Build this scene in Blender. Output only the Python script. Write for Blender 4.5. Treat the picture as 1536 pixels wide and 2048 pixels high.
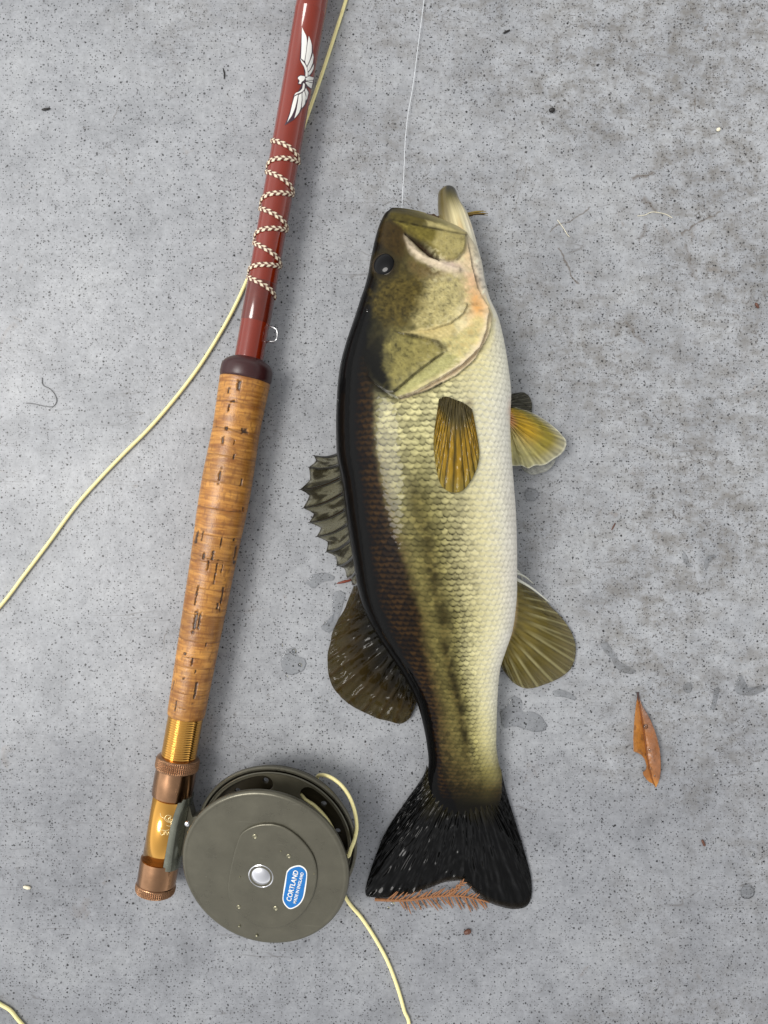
import bpy, bmesh, math, random
import numpy as np
from mathutils import Vector, Matrix

# ------------------------------------------------------------------ scene, camera, light
sc = bpy.context.scene
for o in list(bpy.data.objects):
    bpy.data.objects.remove(o)
S = 0.28e-3          # metres of ground per photo pixel
H = 0.43             # camera height above the deck
PI = math.pi

cam_d = bpy.data.cameras.new('camera')
cam = bpy.data.objects.new('camera', cam_d)
sc.collection.objects.link(cam)
cam.location = (0, 0, H)
cam_d.sensor_fit = 'VERTICAL'
cam_d.sensor_height = 24.0
cam_d.lens = 24.0 * H / (2048 * S)
cam_d.clip_start = 0.01
cam_d.clip_end = 100
sc.camera = cam

SUN_DIR = Vector((-0.58, 0.05, 1.0)).normalized()
world = bpy.data.worlds.new('World')
sc.world = world
world.use_nodes = True
wn, wl = world.node_tree.nodes, world.node_tree.links
wn.clear()
sky = wn.new('ShaderNodeTexSky')
sky.sky_type = 'NISHITA'
sky.sun_disc = False
sky.sun_elevation = math.asin(SUN_DIR.z)
sky.sun_rotation = math.atan2(SUN_DIR.x, SUN_DIR.y)
sky.air_density = 1.0
sky.dust_density = 1.5
sky.ozone_density = 1.0
hs = wn.new('ShaderNodeHueSaturation')
hs.inputs['Saturation'].default_value = 0.06
wl.new(sky.outputs[0], hs.inputs['Color'])
bg = wn.new('ShaderNodeBackground')
bg.inputs['Strength'].default_value = 0.15
wl.new(hs.outputs[0], bg.inputs['Color'])
wo = wn.new('ShaderNodeOutputWorld')
wl.new(bg.outputs[0], wo.inputs[0])

sun_d = bpy.data.lights.new('sun', 'SUN')
sun_d.energy = 1.3
sun_d.angle = math.radians(23)
sun_d.color = (1.0, 0.97, 0.93)
sun = bpy.data.objects.new('sun', sun_d)
sc.collection.objects.link(sun)
sun.rotation_euler = SUN_DIR.to_track_quat('Z', 'Y').to_euler()
sun.location = SUN_DIR * 3

sc.view_settings.view_transform = 'Standard'
sc.view_settings.look = 'None'
sc.view_settings.gamma = 1.0
sc.view_settings.exposure = 0.42
sc.view_settings.use_curve_mapping = False
sc.cycles.max_bounces = 5
sc.cycles.diffuse_bounces = 2
sc.cycles.glossy_bounces = 3
sc.cycles.transmission_bounces = 3
sc.cycles.transparent_max_bounces = 8

rng = np.random.default_rng(7)
random.seed(7)


# ------------------------------------------------------------------ helpers
def K(z):
    return S * (H - z) / H


def W(px, py, z=0.0):
    """world point at height z seen at photo pixel (px, py)"""
    k = K(z)
    return np.stack(np.broadcast_arrays((np.asarray(px, float) - 768) * k, (1024 - np.asarray(py, float)) * k, np.asarray(z, float)), -1)


def PX(P):
    k = K(P[..., 2])
    return 768 + P[..., 0] / k, 1024 - P[..., 1] / k


def pchip(x, xs, ys):
    xs = np.asarray(xs, float); ys = np.asarray(ys, float)
    h = np.diff(xs); d = np.diff(ys) / h
    m = np.zeros_like(ys)
    for i in range(1, len(xs) - 1):
        if d[i - 1] * d[i] > 0:
            w1 = 2 * h[i] + h[i - 1]; w2 = h[i] + 2 * h[i - 1]
            m[i] = (w1 + w2) / (w1 / d[i - 1] + w2 / d[i])
    m[0] = d[0]; m[-1] = d[-1]
    x = np.clip(np.asarray(x, float), xs[0], xs[-1])
    i = np.clip(np.searchsorted(xs, x) - 1, 0, len(xs) - 2)
    t = (x - xs[i]) / h[i]
    return (ys[i] * (2 * t**3 - 3 * t**2 + 1) + h[i] * m[i] * (t**3 - 2 * t**2 + t)
            + ys[i + 1] * (-2 * t**3 + 3 * t**2) + h[i] * m[i + 1] * (t**3 - t**2))


def smooth_path(pts, n):
    """Catmull-Rom through points, n samples even in arc length"""
    P = np.asarray(pts, float)
    out = []
    Q = np.vstack([2 * P[0] - P[1], P, 2 * P[-1] - P[-2]])
    for i in range(1, len(Q) - 2):
        t = np.linspace(0, 1, 24, endpoint=False)[:, None]
        p0, p1, p2, p3 = Q[i - 1], Q[i], Q[i + 1], Q[i + 2]
        out.append(0.5 * (2 * p1 + (p2 - p0) * t + (2 * p0 - 5 * p1 + 4 * p2 - p3) * t**2 + (3 * p1 - p0 - 3 * p2 + p3) * t**3))
    C = np.vstack(out + [P[-1:]])
    return resample(C, n)


def resample(C, n):
    C = np.asarray(C, float)
    L = np.concatenate([[0], np.cumsum(np.linalg.norm(np.diff(C, axis=0), axis=1))])
    s = np.linspace(0, L[-1], n)
    return np.stack([np.interp(s, L, C[:, k]) for k in range(C.shape[1])], -1)


def _hash(ix, iy, seed):
    n = (ix.astype(np.int64) * 374761393 + iy.astype(np.int64) * 668265263 + seed * 974634777) & 0xFFFFFFFF
    n = ((n ^ (n >> 13)) * 1274126177) & 0xFFFFFFFF
    n = n ^ (n >> 16)
    return (n & 0xFFFFFF) / float(0xFFFFFF)


def vnoise(x, y, seed=0):
    xi = np.floor(x); yi = np.floor(y)
    fx = x - xi; fy = y - yi
    fx = fx * fx * (3 - 2 * fx); fy = fy * fy * (3 - 2 * fy)
    a = _hash(xi, yi, seed); b = _hash(xi + 1, yi, seed); c = _hash(xi, yi + 1, seed); d = _hash(xi + 1, yi + 1, seed)
    return (a * (1 - fx) + b * fx) * (1 - fy) + (c * (1 - fx) + d * fx) * fy


def fbm(x, y, seed=0, n=4):
    r = 0; a = 0.5; t = 0
    for k in range(n):
        r = r + a * vnoise(x * 2**k, y * 2**k, seed + 17 * k); t += a; a *= 0.5
    return r / t


def sstep(a, b, x):
    t = np.clip((x - a) / (b - a), 0, 1)
    return t * t * (3 - 2 * t)


def lin(c):
    c = np.asarray(c, float) / 255.0
    return np.where(c <= 0.04045, c / 12.92, ((c + 0.055) / 1.055) ** 2.4)


def mixc(a, b, f):
    f = np.asarray(f)[..., None]
    return a * (1 - f) + b * f


def dist_poly(px, py, poly, closed=False):
    """unsigned distance to a polyline, sign from the nearest segment (left of travel positive), and arc fraction"""
    P = np.asarray(poly, float)
    if closed:
        P = np.vstack([P, P[:1]])
    best = np.full(px.shape, 1e9); sgn = np.ones(px.shape); fr = np.zeros(px.shape)
    seg = np.linalg.norm(np.diff(P, axis=0), axis=1); cum = np.concatenate([[0], np.cumsum(seg)])
    for i in range(len(P) - 1):
        a, b = P[i], P[i + 1]; d = b - a
        t = np.clip(((px - a[0]) * d[0] + (py - a[1]) * d[1]) / (d @ d), 0, 1)
        ex = px - a[0] - t * d[0]; ey = py - a[1] - t * d[1]
        q = np.hypot(ex, ey)
        m = q < best
        best = np.where(m, q, best)
        sgn = np.where(m, np.sign(d[0] * (py - a[1]) - d[1] * (px - a[0]) + 1e-9), sgn)
        fr = np.where(m, (cum[i] + t * seg[i]) / cum[-1], fr)
    return best, sgn, fr


def inside(px, py, poly):
    P = np.asarray(poly, float)
    c = np.zeros(px.shape, bool)
    j = len(P) - 1
    for i in range(len(P)):
        xi, yi = P[i]; xj, yj = P[j]
        if yi != yj:
            c ^= ((yi > py) != (yj > py)) & (px < (xj - xi) * (py - yi) / (yj - yi) + xi)
        j = i
    return c


def mk(name, V, F, mat, parent=None, col=None, attrs=None, smooth=True, vec=None):
    """V (n,3) world coordinates, F (m,4) or list of faces -> one mesh object (child vertices go to the parent's frame)"""
    V = np.asarray(V, float).reshape(-1, 3)
    if parent is not None:
        M = np.array(parent_world(parent).inverted())
        V = V @ M[:3, :3].T + M[:3, 3]
    me = bpy.data.meshes.new(name)
    if isinstance(F, np.ndarray):
        m, k = F.shape
        me.vertices.add(len(V)); me.vertices.foreach_set('co', V.astype(np.float32).ravel())
        me.loops.add(m * k); me.loops.foreach_set('vertex_index', F.astype(np.int32).ravel())
        me.polygons.add(m); me.polygons.foreach_set('loop_start', np.arange(0, m * k, k, dtype=np.int32))
        me.update(calc_edges=True); me.validate()
    else:
        me.from_pydata([tuple(v) for v in V], [], [tuple(int(i) for i in f) for f in F]); me.update()
    if col is not None:
        a = me.attributes.new('Col', 'FLOAT_COLOR', 'POINT')
        c = np.ones((len(V), 4), np.float32); c[:, :3] = np.asarray(col).reshape(-1, 3)
        a.data.foreach_set('color', c.ravel())
    for k, v in (attrs or {}).items():
        a = me.attributes.new(k, 'FLOAT', 'POINT')
        a.data.foreach_set('value', np.asarray(v, np.float32).ravel())
    for k, v in (vec or {}).items():
        a = me.attributes.new(k, 'FLOAT_VECTOR', 'POINT')
        a.data.foreach_set('vector', np.asarray(v, np.float32).ravel())
    if smooth:
        me.polygons.foreach_set('use_smooth', np.ones(len(me.polygons), bool))
    me.materials.append(mat)
    o = bpy.data.objects.new(name, me)
    sc.collection.objects.link(o)
    if parent is not None:
        o.parent = parent
    return o


_pw = {}


def parent_world(o):
    M = Matrix.Identity(4)
    while o is not None:
        M = o.matrix_basis @ M
        o = o.parent
    return M


def root(name, label, cat, loc, rot=None, group=None):
    o = bpy.data.objects.new(name, None)
    o.empty_display_size = 0.02
    sc.collection.objects.link(o)
    o.location = Vector(loc)
    if rot is not None:
        o.rotation_euler = rot.to_euler()
    o['label'] = label; o['category'] = cat
    if group:
        o['group'] = group
    return o


def tag(o, label, cat, group=None):
    o['label'] = label; o['category'] = cat
    if group:
        o['group'] = group
    return o


def grid_faces(nr, nc, wrap_c=False, flip=False, off=0):
    r = np.arange(nr - 1)[:, None]; c = np.arange(nc if wrap_c else nc - 1)[None, :]
    c2 = (c + 1) % nc
    a = r * nc + c; b = r * nc + c2; d = (r + 1) * nc + c2; e = (r + 1) * nc + c
    f = np.stack([a, b, d, e], -1).reshape(-1, 4) + off
    return f[:, ::-1] if flip else f


def fix_normals(o):
    bm = bmesh.new(); bm.from_mesh(o.data)
    bmesh.ops.recalc_face_normals(bm, faces=bm.faces)
    bm.to_mesh(o.data); bm.free()
    return o


def tube(name, path, r, mat, parent=None, nside=10, flat=1.0, col=None, cap=True, attrs_fn=None):
    """path (n,3) world, radius scalar or (n,)"""
    P = np.asarray(path, float); n = len(P)
    r = np.broadcast_to(np.asarray(r, float), (n,))
    T = np.gradient(P, axis=0); T /= np.linalg.norm(T, axis=1)[:, None] + 1e-12
    up = np.array([0, 0, 1.0])
    A = np.cross(T, up); bad = np.linalg.norm(A, axis=1) < 1e-3
    A[bad] = np.array([1.0, 0, 0])
    A /= np.linalg.norm(A, axis=1)[:, None]
    B = np.cross(A, T)
    th = np.linspace(0, 2 * PI, nside, endpoint=False)
    V = P[:, None] + r[:, None, None] * (np.cos(th)[None, :, None] * A[:, None] + flat * np.sin(th)[None, :, None] * B[:, None])
    V = V.reshape(-1, 3)
    F = [tuple(f) for f in grid_faces(n, nside, True)]
    if cap:
        F.append(tuple(range(nside))[::-1]); F.append(tuple(range((n - 1) * nside, n * nside)))
    o = mk(name, V, F, mat, parent, col=None if col is None else np.broadcast_to(col, (len(V), 3)),
           attrs=attrs_fn(n, nside) if attrs_fn else None)
    return fix_normals(o)


# ------------------------------------------------------------------ materials
def newmat(name):
    m = bpy.data.materials.new(name); m.use_nodes = True
    nt = m.node_tree
    b = nt.nodes['Principled BSDF']
    return m, nt, b


def setp(b, **kw):
    for k, v in kw.items():
        k = k.replace('_', ' ')
        b.inputs[k].default_value = v


def node(nt, typ, **kw):
    n = nt.nodes.new(typ)
    for k, v in kw.items():
        setattr(n, k, v)
    return n


def noise_n(nt, scale, detail=3.0, rough=0.5, vec=None, dist=0.0):
    n = node(nt, 'ShaderNodeTexNoise')
    n.inputs['Scale'].default_value = scale; n.inputs['Detail'].default_value = detail
    n.inputs['Roughness'].default_value = rough; n.inputs['Distortion'].default_value = dist
    if vec is not None:
        nt.links.new(vec, n.inputs['Vector'])
    return n


def ramp(nt, fac, stops):
    r = node(nt, 'ShaderNodeValToRGB')
    e = r.color_ramp.elements
    while len(e) > 1:
        e.remove(e[-1])
    for i, (p, c) in enumerate(stops):
        if i == 0:
            e[0].position = p; e[0].color = c
        else:
            q = e.new(p); q.color = c
    nt.links.new(fac, r.inputs[0])
    return r.outputs[0]


def g(v):
    return (v, v, v, 1)


def mathn(nt, op, a, b=None, clamp=False):
    n = node(nt, 'ShaderNodeMath', operation=op, use_clamp=clamp)
    for i, v in enumerate((a, b)):
        if v is None:
            continue
        if isinstance(v, (int, float)):
            n.inputs[i].default_value = v
        else:
            nt.links.new(v, n.inputs[i])
    return n.outputs[0]


def mixn(nt, a, b, f, mode='MIX'):
    n = node(nt, 'ShaderNodeMix', data_type='RGBA', blend_type=mode)
    for sock, v in ((n.inputs['Factor'], f), (n.inputs['A'], a), (n.inputs['B'], b)):
        if isinstance(v, (int, float)):
            sock.default_value = v
        elif isinstance(v, tuple):
            sock.default_value = v
        else:
            nt.links.new(v, sock)
    return n.outputs['Result']


def bump(nt, b, h, strength, dist):
    n = node(nt, 'ShaderNodeBump')
    n.inputs['Strength'].default_value = strength; n.inputs['Distance'].default_value = dist
    nt.links.new(h, n.inputs['Height'])
    nt.links.new(n.outputs[0], b.inputs['Normal'])
    nt.links.new(n.outputs[0], b.inputs['Coat Normal'])
    return n


def objcoord(nt, scale=(1, 1, 1), rot=(0, 0, 0)):
    t = node(nt, 'ShaderNodeTexCoord')
    m = node(nt, 'ShaderNodeMapping')
    m.inputs['Scale'].default_value = scale; m.inputs['Rotation'].default_value = rot
    nt.links.new(t.outputs['Object'], m.inputs[0])
    return m.outputs[0]


def colmat(name, rough=0.4, coat=0.0, coat_rough=0.05, metallic=0.0, alpha=False, bump_scale=None, bump_str=0.1, spec=0.5, ior=1.5, film=0.0, bump_dist=0.0006, bump_detail=3, ray_film=False):
    """material that reads the vertex colour written by the builders"""
    m, nt, b = newmat(name)
    a = node(nt, 'ShaderNodeAttribute', attribute_name='Col')
    nt.links.new(a.outputs['Color'], b.inputs['Base Color'])
    setp(b, Roughness=rough, Metallic=metallic, Coat_Weight=coat, Coat_Roughness=coat_rough, Specular_IOR_Level=spec, Coat_IOR=ior)
    if alpha:
        a2 = node(nt, 'ShaderNodeAttribute', attribute_name='Alpha')
        nt.links.new(a2.outputs['Fac'], b.inputs['Alpha'])
    if bump_scale:
        v = objcoord(nt)
        if ray_film:
            fu = node(nt, 'ShaderNodeAttribute', attribute_name='Fu'); fv = node(nt, 'ShaderNodeAttribute', attribute_name='Fv')
            cb = node(nt, 'ShaderNodeCombineXYZ'); nt.links.new(fu.outputs['Fac'], cb.inputs[0]); nt.links.new(fv.outputs['Fac'], cb.inputs[1])
            v = cb.outputs[0]
        n = noise_n(nt, bump_scale, bump_detail, 0.55, v)
        bump(nt, b, n.outputs[0], bump_str, bump_dist)
    if film:
        # the slime film over the scales is smoother than the scales: its normal leans to the undisplaced skin
        fa = node(nt, 'ShaderNodeAttribute', attribute_name='Film')
        ge = node(nt, 'ShaderNodeNewGeometry')
        mv = node(nt, 'ShaderNodeMix', data_type='VECTOR')
        mv.inputs['Factor'].default_value = film
        nt.links.new(ge.outputs['Normal'], mv.inputs[4]); nt.links.new(fa.outputs['Vector'], mv.inputs[5])
        nz = noise_n(nt, 330, 2, 0.5, objcoord(nt))
        va = node(nt, 'ShaderNodeVectorMath', operation='MULTIPLY_ADD')
        sub = node(nt, 'ShaderNodeVectorMath', operation='SUBTRACT'); sub.inputs[1].default_value = (0.5, 0.5, 0.5)
        nt.links.new(nz.outputs['Color'], sub.inputs[0]); nt.links.new(sub.outputs[0], va.inputs[0])
        va.inputs[1].default_value = (0.07, 0.07, 0.0); nt.links.new(mv.outputs[1], va.inputs[2])
        no = node(nt, 'ShaderNodeVectorMath', operation='NORMALIZE'); nt.links.new(va.outputs[0], no.inputs[0])
        nt.links.new(no.outputs[0], b.inputs['Coat Normal'])
    return m


def plain(name, c, rough=0.5, metallic=0.0, coat=0.0, var=0.0, vscale=300.0, bump_s=0.0, bscale=900.0, spec=0.5, chips=None):
    m, nt, b = newmat(name)
    c = tuple(lin(c)) + (1,)
    v = objcoord(nt)
    if var:
        n = noise_n(nt, vscale, 4, 0.6, v)
        f = ramp(nt, n.outputs[0], [(0.3, g(1 - var)), (0.7, g(1 + var))])
        bc = mixn(nt, c, f, 1.0, 'MULTIPLY')
        if chips:
            q = noise_n(nt, 700, 2, 0.5, v); q2 = noise_n(nt, 60, 2, 0.5, v)
            k = ramp(nt, mathn(nt, 'ADD', q.outputs[0], mathn(nt, 'MULTIPLY', q2.outputs[0], 0.30)), [(0.93, g(0.0)), (0.96, g(0.8))])
            bc = mixn(nt, bc, tuple(lin(chips)) + (1,), k)
            q3 = noise_n(nt, 1.0, 2, 0.5, objcoord(nt, (60, 1400, 60), (0, 0, 0.5)))
            k = ramp(nt, q3.outputs[0], [(0.70, g(0.0)), (0.76, g(0.25))])
            bc = mixn(nt, bc, tuple(lin(chips)) + (1,), k)
        nt.links.new(bc, b.inputs['Base Color'])
        rr = mathn(nt, 'ADD', mathn(nt, 'MULTIPLY', n.outputs[0], 0.25), rough - 0.12)
        nt.links.new(rr, b.inputs['Roughness'])
    else:
        b.inputs['Base Color'].default_value = c
        b.inputs['Roughness'].default_value = rough
    setp(b, Metallic=metallic, Coat_Weight=coat, Specular_IOR_Level=spec)
    if bump_s:
        n = noise_n(nt, bscale, 3, 0.6, v)
        bump(nt, b, n.outputs[0], bump_s, 0.0004)
    return m


# deck: grey speckled gel-coat, dirt smears, scratches, damp film
def deck_material():
    m, nt, b = newmat('deck_gelcoat')
    V = objcoord(nt)
    # cloudy base
    n1 = noise_n(nt, 26, 3, 0.62, V)
    n2 = noise_n(nt, 130, 4, 0.7, V)
    n2b = noise_n(nt, 420, 3, 0.6, V)
    base = ramp(nt, n1.outputs[0], [(0.28, tuple(lin((142, 144, 147))) + (1,)), (0.5, tuple(lin((158, 160, 163))) + (1,)), (0.72, tuple(lin((168, 170, 172))) + (1,))])
    fine = ramp(nt, n2.outputs[0], [(0.25, g(0.78)), (0.5, g(0.96)), (0.75, g(1.10))])
    base = mixn(nt, base, fine, 1.0, 'MULTIPLY')
    fine2 = ramp(nt, n2b.outputs[0], [(0.25, g(0.86)), (0.75, g(1.12))])
    base = mixn(nt, base, fine2, 1.0, 'MULTIPLY')
    # brown-grey dirt, mostly in larger patches with streaky edges
    d1 = noise_n(nt, 9, 3, 0.5, V)
    d2 = noise_n(nt, 1.0, 3, 0.75, objcoord(nt, (60, 105, 60), (0, 0, 0.9)))
    d3 = noise_n(nt, 1.0, 3, 0.75, objcoord(nt, (240, 60, 60), (0, 0, 0.15)))
    # more traffic dirt toward the +x +y side of the deck
    sep = node(nt, 'ShaderNodeSeparateXYZ'); nt.links.new(V, sep.inputs[0])
    px = mathn(nt, 'MULTIPLY', sep.outputs[0], 1.3)
    py = mathn(nt, 'MULTIPLY', sep.outputs[1], 0.65)
    zone = mathn(nt, 'ADD', mathn(nt, 'ADD', px, py), d1.outputs[0])
    zone = ramp(nt, zone, [(0.50, g(0.0)), (0.80, g(1.0))])
    sm = mathn(nt, 'ADD', d2.outputs[0], mathn(nt, 'MULTIPLY', d3.outputs[0], 0.35))
    sm = ramp(nt, sm, [(0.60, g(0.0)), (0.84, g(1.0))])
    dirt = mathn(nt, 'MULTIPLY', mathn(nt, 'MULTIPLY', zone, sm), 0.62)
    base = mixn(nt, base, tuple(lin((100, 94, 84))) + (1,), dirt)
    gr = noise_n(nt, 330, 2, 0.6, V, 2.2)
    gk = ramp(nt, gr.outputs[0], [(0.60, g(0.0)), (0.66, g(0.9))])
    gz = ramp(nt, mathn(nt, 'ADD', mathn(nt, 'MULTIPLY', zone, 0.35), n2.outputs[0]), [(0.52, g(0.0)), (0.85, g(0.8))])
    base = mixn(nt, base, tuple(lin((74, 69, 64))) + (1,), mathn(nt, 'MULTIPLY', gk, gz))
    # small stain spots anywhere
    s1 = noise_n(nt, 42, 4, 0.65, V, 1.0)
    st = ramp(nt, s1.outputs[0], [(0.66, g(0.0)), (0.80, g(0.55))])
    base = mixn(nt, base, tuple(lin((120, 104, 88))) + (1,), st)
    # dark specks: three voronoi layers, random radius per cell
    speckmask = None
    wob = noise_n(nt, 900, 1, 0.5, V)
    for sc_, rmin, rmax, prob, seed in ((300, 0.03, 0.22, 0.62, 0.0), (480, 0.05, 0.26, 0.50, 13.1), (800, 0.08, 0.34, 0.42, 31.7)):
        mp = node(nt, 'ShaderNodeMapping'); nt.links.new(V, mp.inputs[0])
        mp.inputs['Location'].default_value = (seed, seed * 0.37, 0)
        wmix = node(nt, 'ShaderNodeVectorMath', operation='MULTIPLY_ADD')
        nt.links.new(wob.outputs['Color'], wmix.inputs[0])
        wmix.inputs[1].default_value = (0.0009, 0.0009, 0)
        nt.links.new(mp.outputs[0], wmix.inputs[2])
        vo = node(nt, 'ShaderNodeTexVoronoi', voronoi_dimensions='2D', feature='F1')
        vo.inputs['Scale'].default_value = sc_
        nt.links.new(wmix.outputs[0], vo.inputs['Vector'])
        sc2 = node(nt, 'ShaderNodeSeparateColor'); nt.links.new(vo.outputs['Color'], sc2.inputs[0])
        rad = mathn(nt, 'ADD', mathn(nt, 'MULTIPLY', mathn(nt, 'POWER', sc2.outputs[0], 1.6), rmax - rmin), rmin)
        on = mathn(nt, 'LESS_THAN', sc2.outputs[1], mathn(nt, 'ADD', mathn(nt, 'MULTIPLY', n2.outputs[0], -1.0), prob + 0.5))
        k = mathn(nt, 'DIVIDE', mathn(nt, 'SUBTRACT', rad, vo.outputs['Distance']), 0.06, clamp=True)
        k = mathn(nt, 'MULTIPLY', mathn(nt, 'MULTIPLY', k, on), mathn(nt, 'ADD', mathn(nt, 'MULTIPLY', sc2.outputs[2], 0.6), 0.4))
        speckmask = k if speckmask is None else mathn(nt, 'MAXIMUM', speckmask, k)
    base = mixn(nt, base, tuple(lin((26, 25, 26))) + (1,), speckmask)
    # fine scratches: thin level sets of stretched noise
    for sc_, rz in (((14, 110, 1), 1.1), ((10, 95, 1), 1.75), ((16, 90, 1), 0.35)):
        q = noise_n(nt, 1.0, 1.5, 0.4, objcoord(nt, sc_, (0, 0, rz)))
        a = mathn(nt, 'ABSOLUTE', mathn(nt, 'SUBTRACT', q.outputs[0], 0.56))
        a = mathn(nt, 'SUBTRACT', 1.0, mathn(nt, 'DIVIDE', a, 0.006, clamp=True))
        gate = noise_n(nt, 19, 2, 0.5, objcoord(nt, (1, 1, 1), (0, 0, rz * 3)))
        gt = ramp(nt, gate.outputs[0], [(0.56, g(0.0)), (0.66, g(0.55))])
        base = mixn(nt, base, tuple(lin((96, 92, 88))) + (1,), mathn(nt, 'MULTIPLY', a, gt))
    # individual scuff strokes (photo pixel end points on the deck)
    wob_ = noise_n(nt, 55, 3, 0.6, V)
    wsum = node(nt, 'ShaderNodeVectorMath', operation='MULTIPLY_ADD')
    nt.links.new(wob_.outputs['Color'], wsum.inputs[0]); wsum.inputs[1].default_value = (0.012, 0.012, 0)
    wsh = node(nt, 'ShaderNodeVectorMath', operation='SUBTRACT'); wsh.inputs[1].default_value = (0.006, 0.006, 0)
    nt.links.new(V, wsum.inputs[2]); nt.links.new(wsum.outputs[0], wsh.inputs[0])
    sep2 = node(nt, 'ShaderNodeSeparateXYZ'); nt.links.new(wsh.outputs[0], sep2.inputs[0])
    for (x0, y0, x1, y1, wd, st_) in ((1181, 413, 1101, 468, 3.0, .75), (1115, 499, 1157, 572, 3.2, .8), (1441, 420, 1366, 466, 3.0, .7), (1387, 129, 1380, 148, 2.2, .7),
                                      (1416, 46, 1411, 64, 2.0, .7), (1396, 194, 1392, 223, 3.0, .8), (1302, 347, 1268, 364, 7.0, .75), (1288, 395, 1310, 422, 8.0, .6),
                                      (1055, 330, 1030, 425, 1.6, .5), (1052, 300, 1020, 400, 1.6, .4), (1290, 450, 1282, 478, 9.0, .5), (1372, 490, 1395, 560, 10.0, .45), (1255, 650, 1290, 680, 8.0, .5),
                                      (455, 190, 470, 275, 1.4, .4), (210, 330, 250, 392, 1.6, .4), (217, 240, 232, 214, 2.0, .5), (300, 745, 277, 800, 2.0, .35), (330, 1255, 322, 1300, 1.6, .5)):
        ax, ay = (x0 - 768) * S, (1024 - y0) * S; bx_, by_ = (x1 - 768) * S, (1024 - y1) * S
        dx, dy = bx_ - ax, by_ - ay; ll = dx * dx + dy * dy
        rx = mathn(nt, 'SUBTRACT', sep2.outputs[0], ax); ry = mathn(nt, 'SUBTRACT', sep2.outputs[1], ay)
        tt = mathn(nt, 'ADD', mathn(nt, 'MULTIPLY', rx, dx / ll), mathn(nt, 'MULTIPLY', ry, dy / ll), clamp=True)
        qx = mathn(nt, 'SUBTRACT', rx, mathn(nt, 'MULTIPLY', tt, dx)); qy = mathn(nt, 'SUBTRACT', ry, mathn(nt, 'MULTIPLY', tt, dy))
        dd = mathn(nt, 'SQRT', mathn(nt, 'ADD', mathn(nt, 'MULTIPLY', qx, qx), mathn(nt, 'MULTIPLY', qy, qy)))
        wv = mathn(nt, 'MULTIPLY', mathn(nt, 'SUBTRACT', mathn(nt, 'MULTIPLY', n2b.outputs[0], 2.6), 0.55), wd * S)
        kk = mathn(nt, 'SUBTRACT', 1.0, mathn(nt, 'DIVIDE', dd, mathn(nt, 'MAXIMUM', wv, 0.00012)), clamp=True)
        base = mixn(nt, base, tuple(lin((84, 72, 58))) + (1,), mathn(nt, 'MULTIPLY', kk, st_))
    # tail wetness plus shade painted into the -y end: darker, glossier, ragged edge
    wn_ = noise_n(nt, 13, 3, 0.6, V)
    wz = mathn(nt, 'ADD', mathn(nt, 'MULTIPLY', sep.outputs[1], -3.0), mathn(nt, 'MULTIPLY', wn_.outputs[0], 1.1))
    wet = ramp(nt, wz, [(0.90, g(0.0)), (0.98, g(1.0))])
    base = mixn(nt, base, mixn(nt, base, (0.80, 0.80, 0.81, 1), 1.0, 'MULTIPLY'), wet)  # this tint carries both the wet tone and the painted shade
    # damp film lowers roughness in places
    w = noise_n(nt, 15, 2, 0.6, V)
    rg = ramp(nt, w.outputs[0], [(0.40, g(0.46)), (0.62, g(0.34))])
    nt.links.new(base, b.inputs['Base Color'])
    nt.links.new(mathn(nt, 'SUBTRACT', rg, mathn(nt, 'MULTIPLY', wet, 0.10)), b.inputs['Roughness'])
    setp(b, Specular_IOR_Level=0.42)
    hsum = mathn(nt, 'ADD', n2.outputs[0], mathn(nt, 'MULTIPLY', n2b.outputs[0], 0.6))
    bump(nt, b, hsum, 0.22, 0.0008)
    return m


M_deck = deck_material()
M_blank = plain('red_glass_blank', (122, 33, 6), 0.06, coat=0.6, var=0.05, vscale=60)
M_wrap = plain('brown_thread_wrap', (98, 32, 18), 0.13, coat=0.6, var=0.10, vscale=400)
M_check = plain('dark_brown_collar', (56, 24, 24), 0.32, var=0.12, vscale=200)
M_cork = colmat('varnished_cork', 0.40, coat=0.22, coat_rough=0.22, bump_scale=1500, bump_str=0.25)
M_gold = plain('gold_metal', (214, 160, 80), 0.08, 1.0, var=0.0, vscale=120)
M_bronze = plain('bronze_metal', (160, 122, 92), 0.20, 1.0, var=0.12, vscale=150)
M_steel = plain('steel_wire', (210, 210, 210), 0.25, 1.0)
M_white = plain('white_print', (235, 233, 226), 0.35)
M_outline = plain('dark_print', (62, 40, 52), 0.35)
M_engrave = plain('engraved_line', (250, 228, 170), 0.25, 0.6)
M_olive = plain('olive_enamel', (96, 93, 80), 0.30, 0.55, var=0.10, vscale=90, bump_s=0.12, bscale=1400, chips=(150, 146, 128))
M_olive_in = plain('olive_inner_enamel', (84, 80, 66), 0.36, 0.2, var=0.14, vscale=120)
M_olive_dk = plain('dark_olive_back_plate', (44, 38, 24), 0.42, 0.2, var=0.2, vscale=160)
M_foot = plain('grey_olive_metal', (118, 120, 108), 0.24, 0.7, var=0.12, vscale=150)
M_chrome = plain('chrome', (225, 225, 228), 0.07, 1.0)
M_rivet = plain('dull_rivet', (138, 134, 112), 0.3, 0.8)
M_blue = plain('blue_sticker', (14, 106, 176), 0.30, var=0.08, vscale=500)
M_line = plain('cream_fly_line', (252, 240, 172), 0.40, var=0.05, vscale=300)
M_eye = plain('eye_black', (4, 4, 5), 0.02, spec=0.22)
M_eyering = plain('eye_ring', (44, 35, 18), 0.25, spec=0.2)
M_needle = plain('brown_needle', (146, 98, 60), 0.42, var=0.25, vscale=700)
M_twig = plain('reddish_twig', (120, 52, 30), 0.4, var=0.2, vscale=600)
M_darkbit = plain('dark_scrap', (30, 27, 25), 0.5, var=0.2, vscale=800)
M_palebit = plain('pale_scrap', (236, 228, 200), 0.5, var=0.1, vscale=800)
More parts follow.
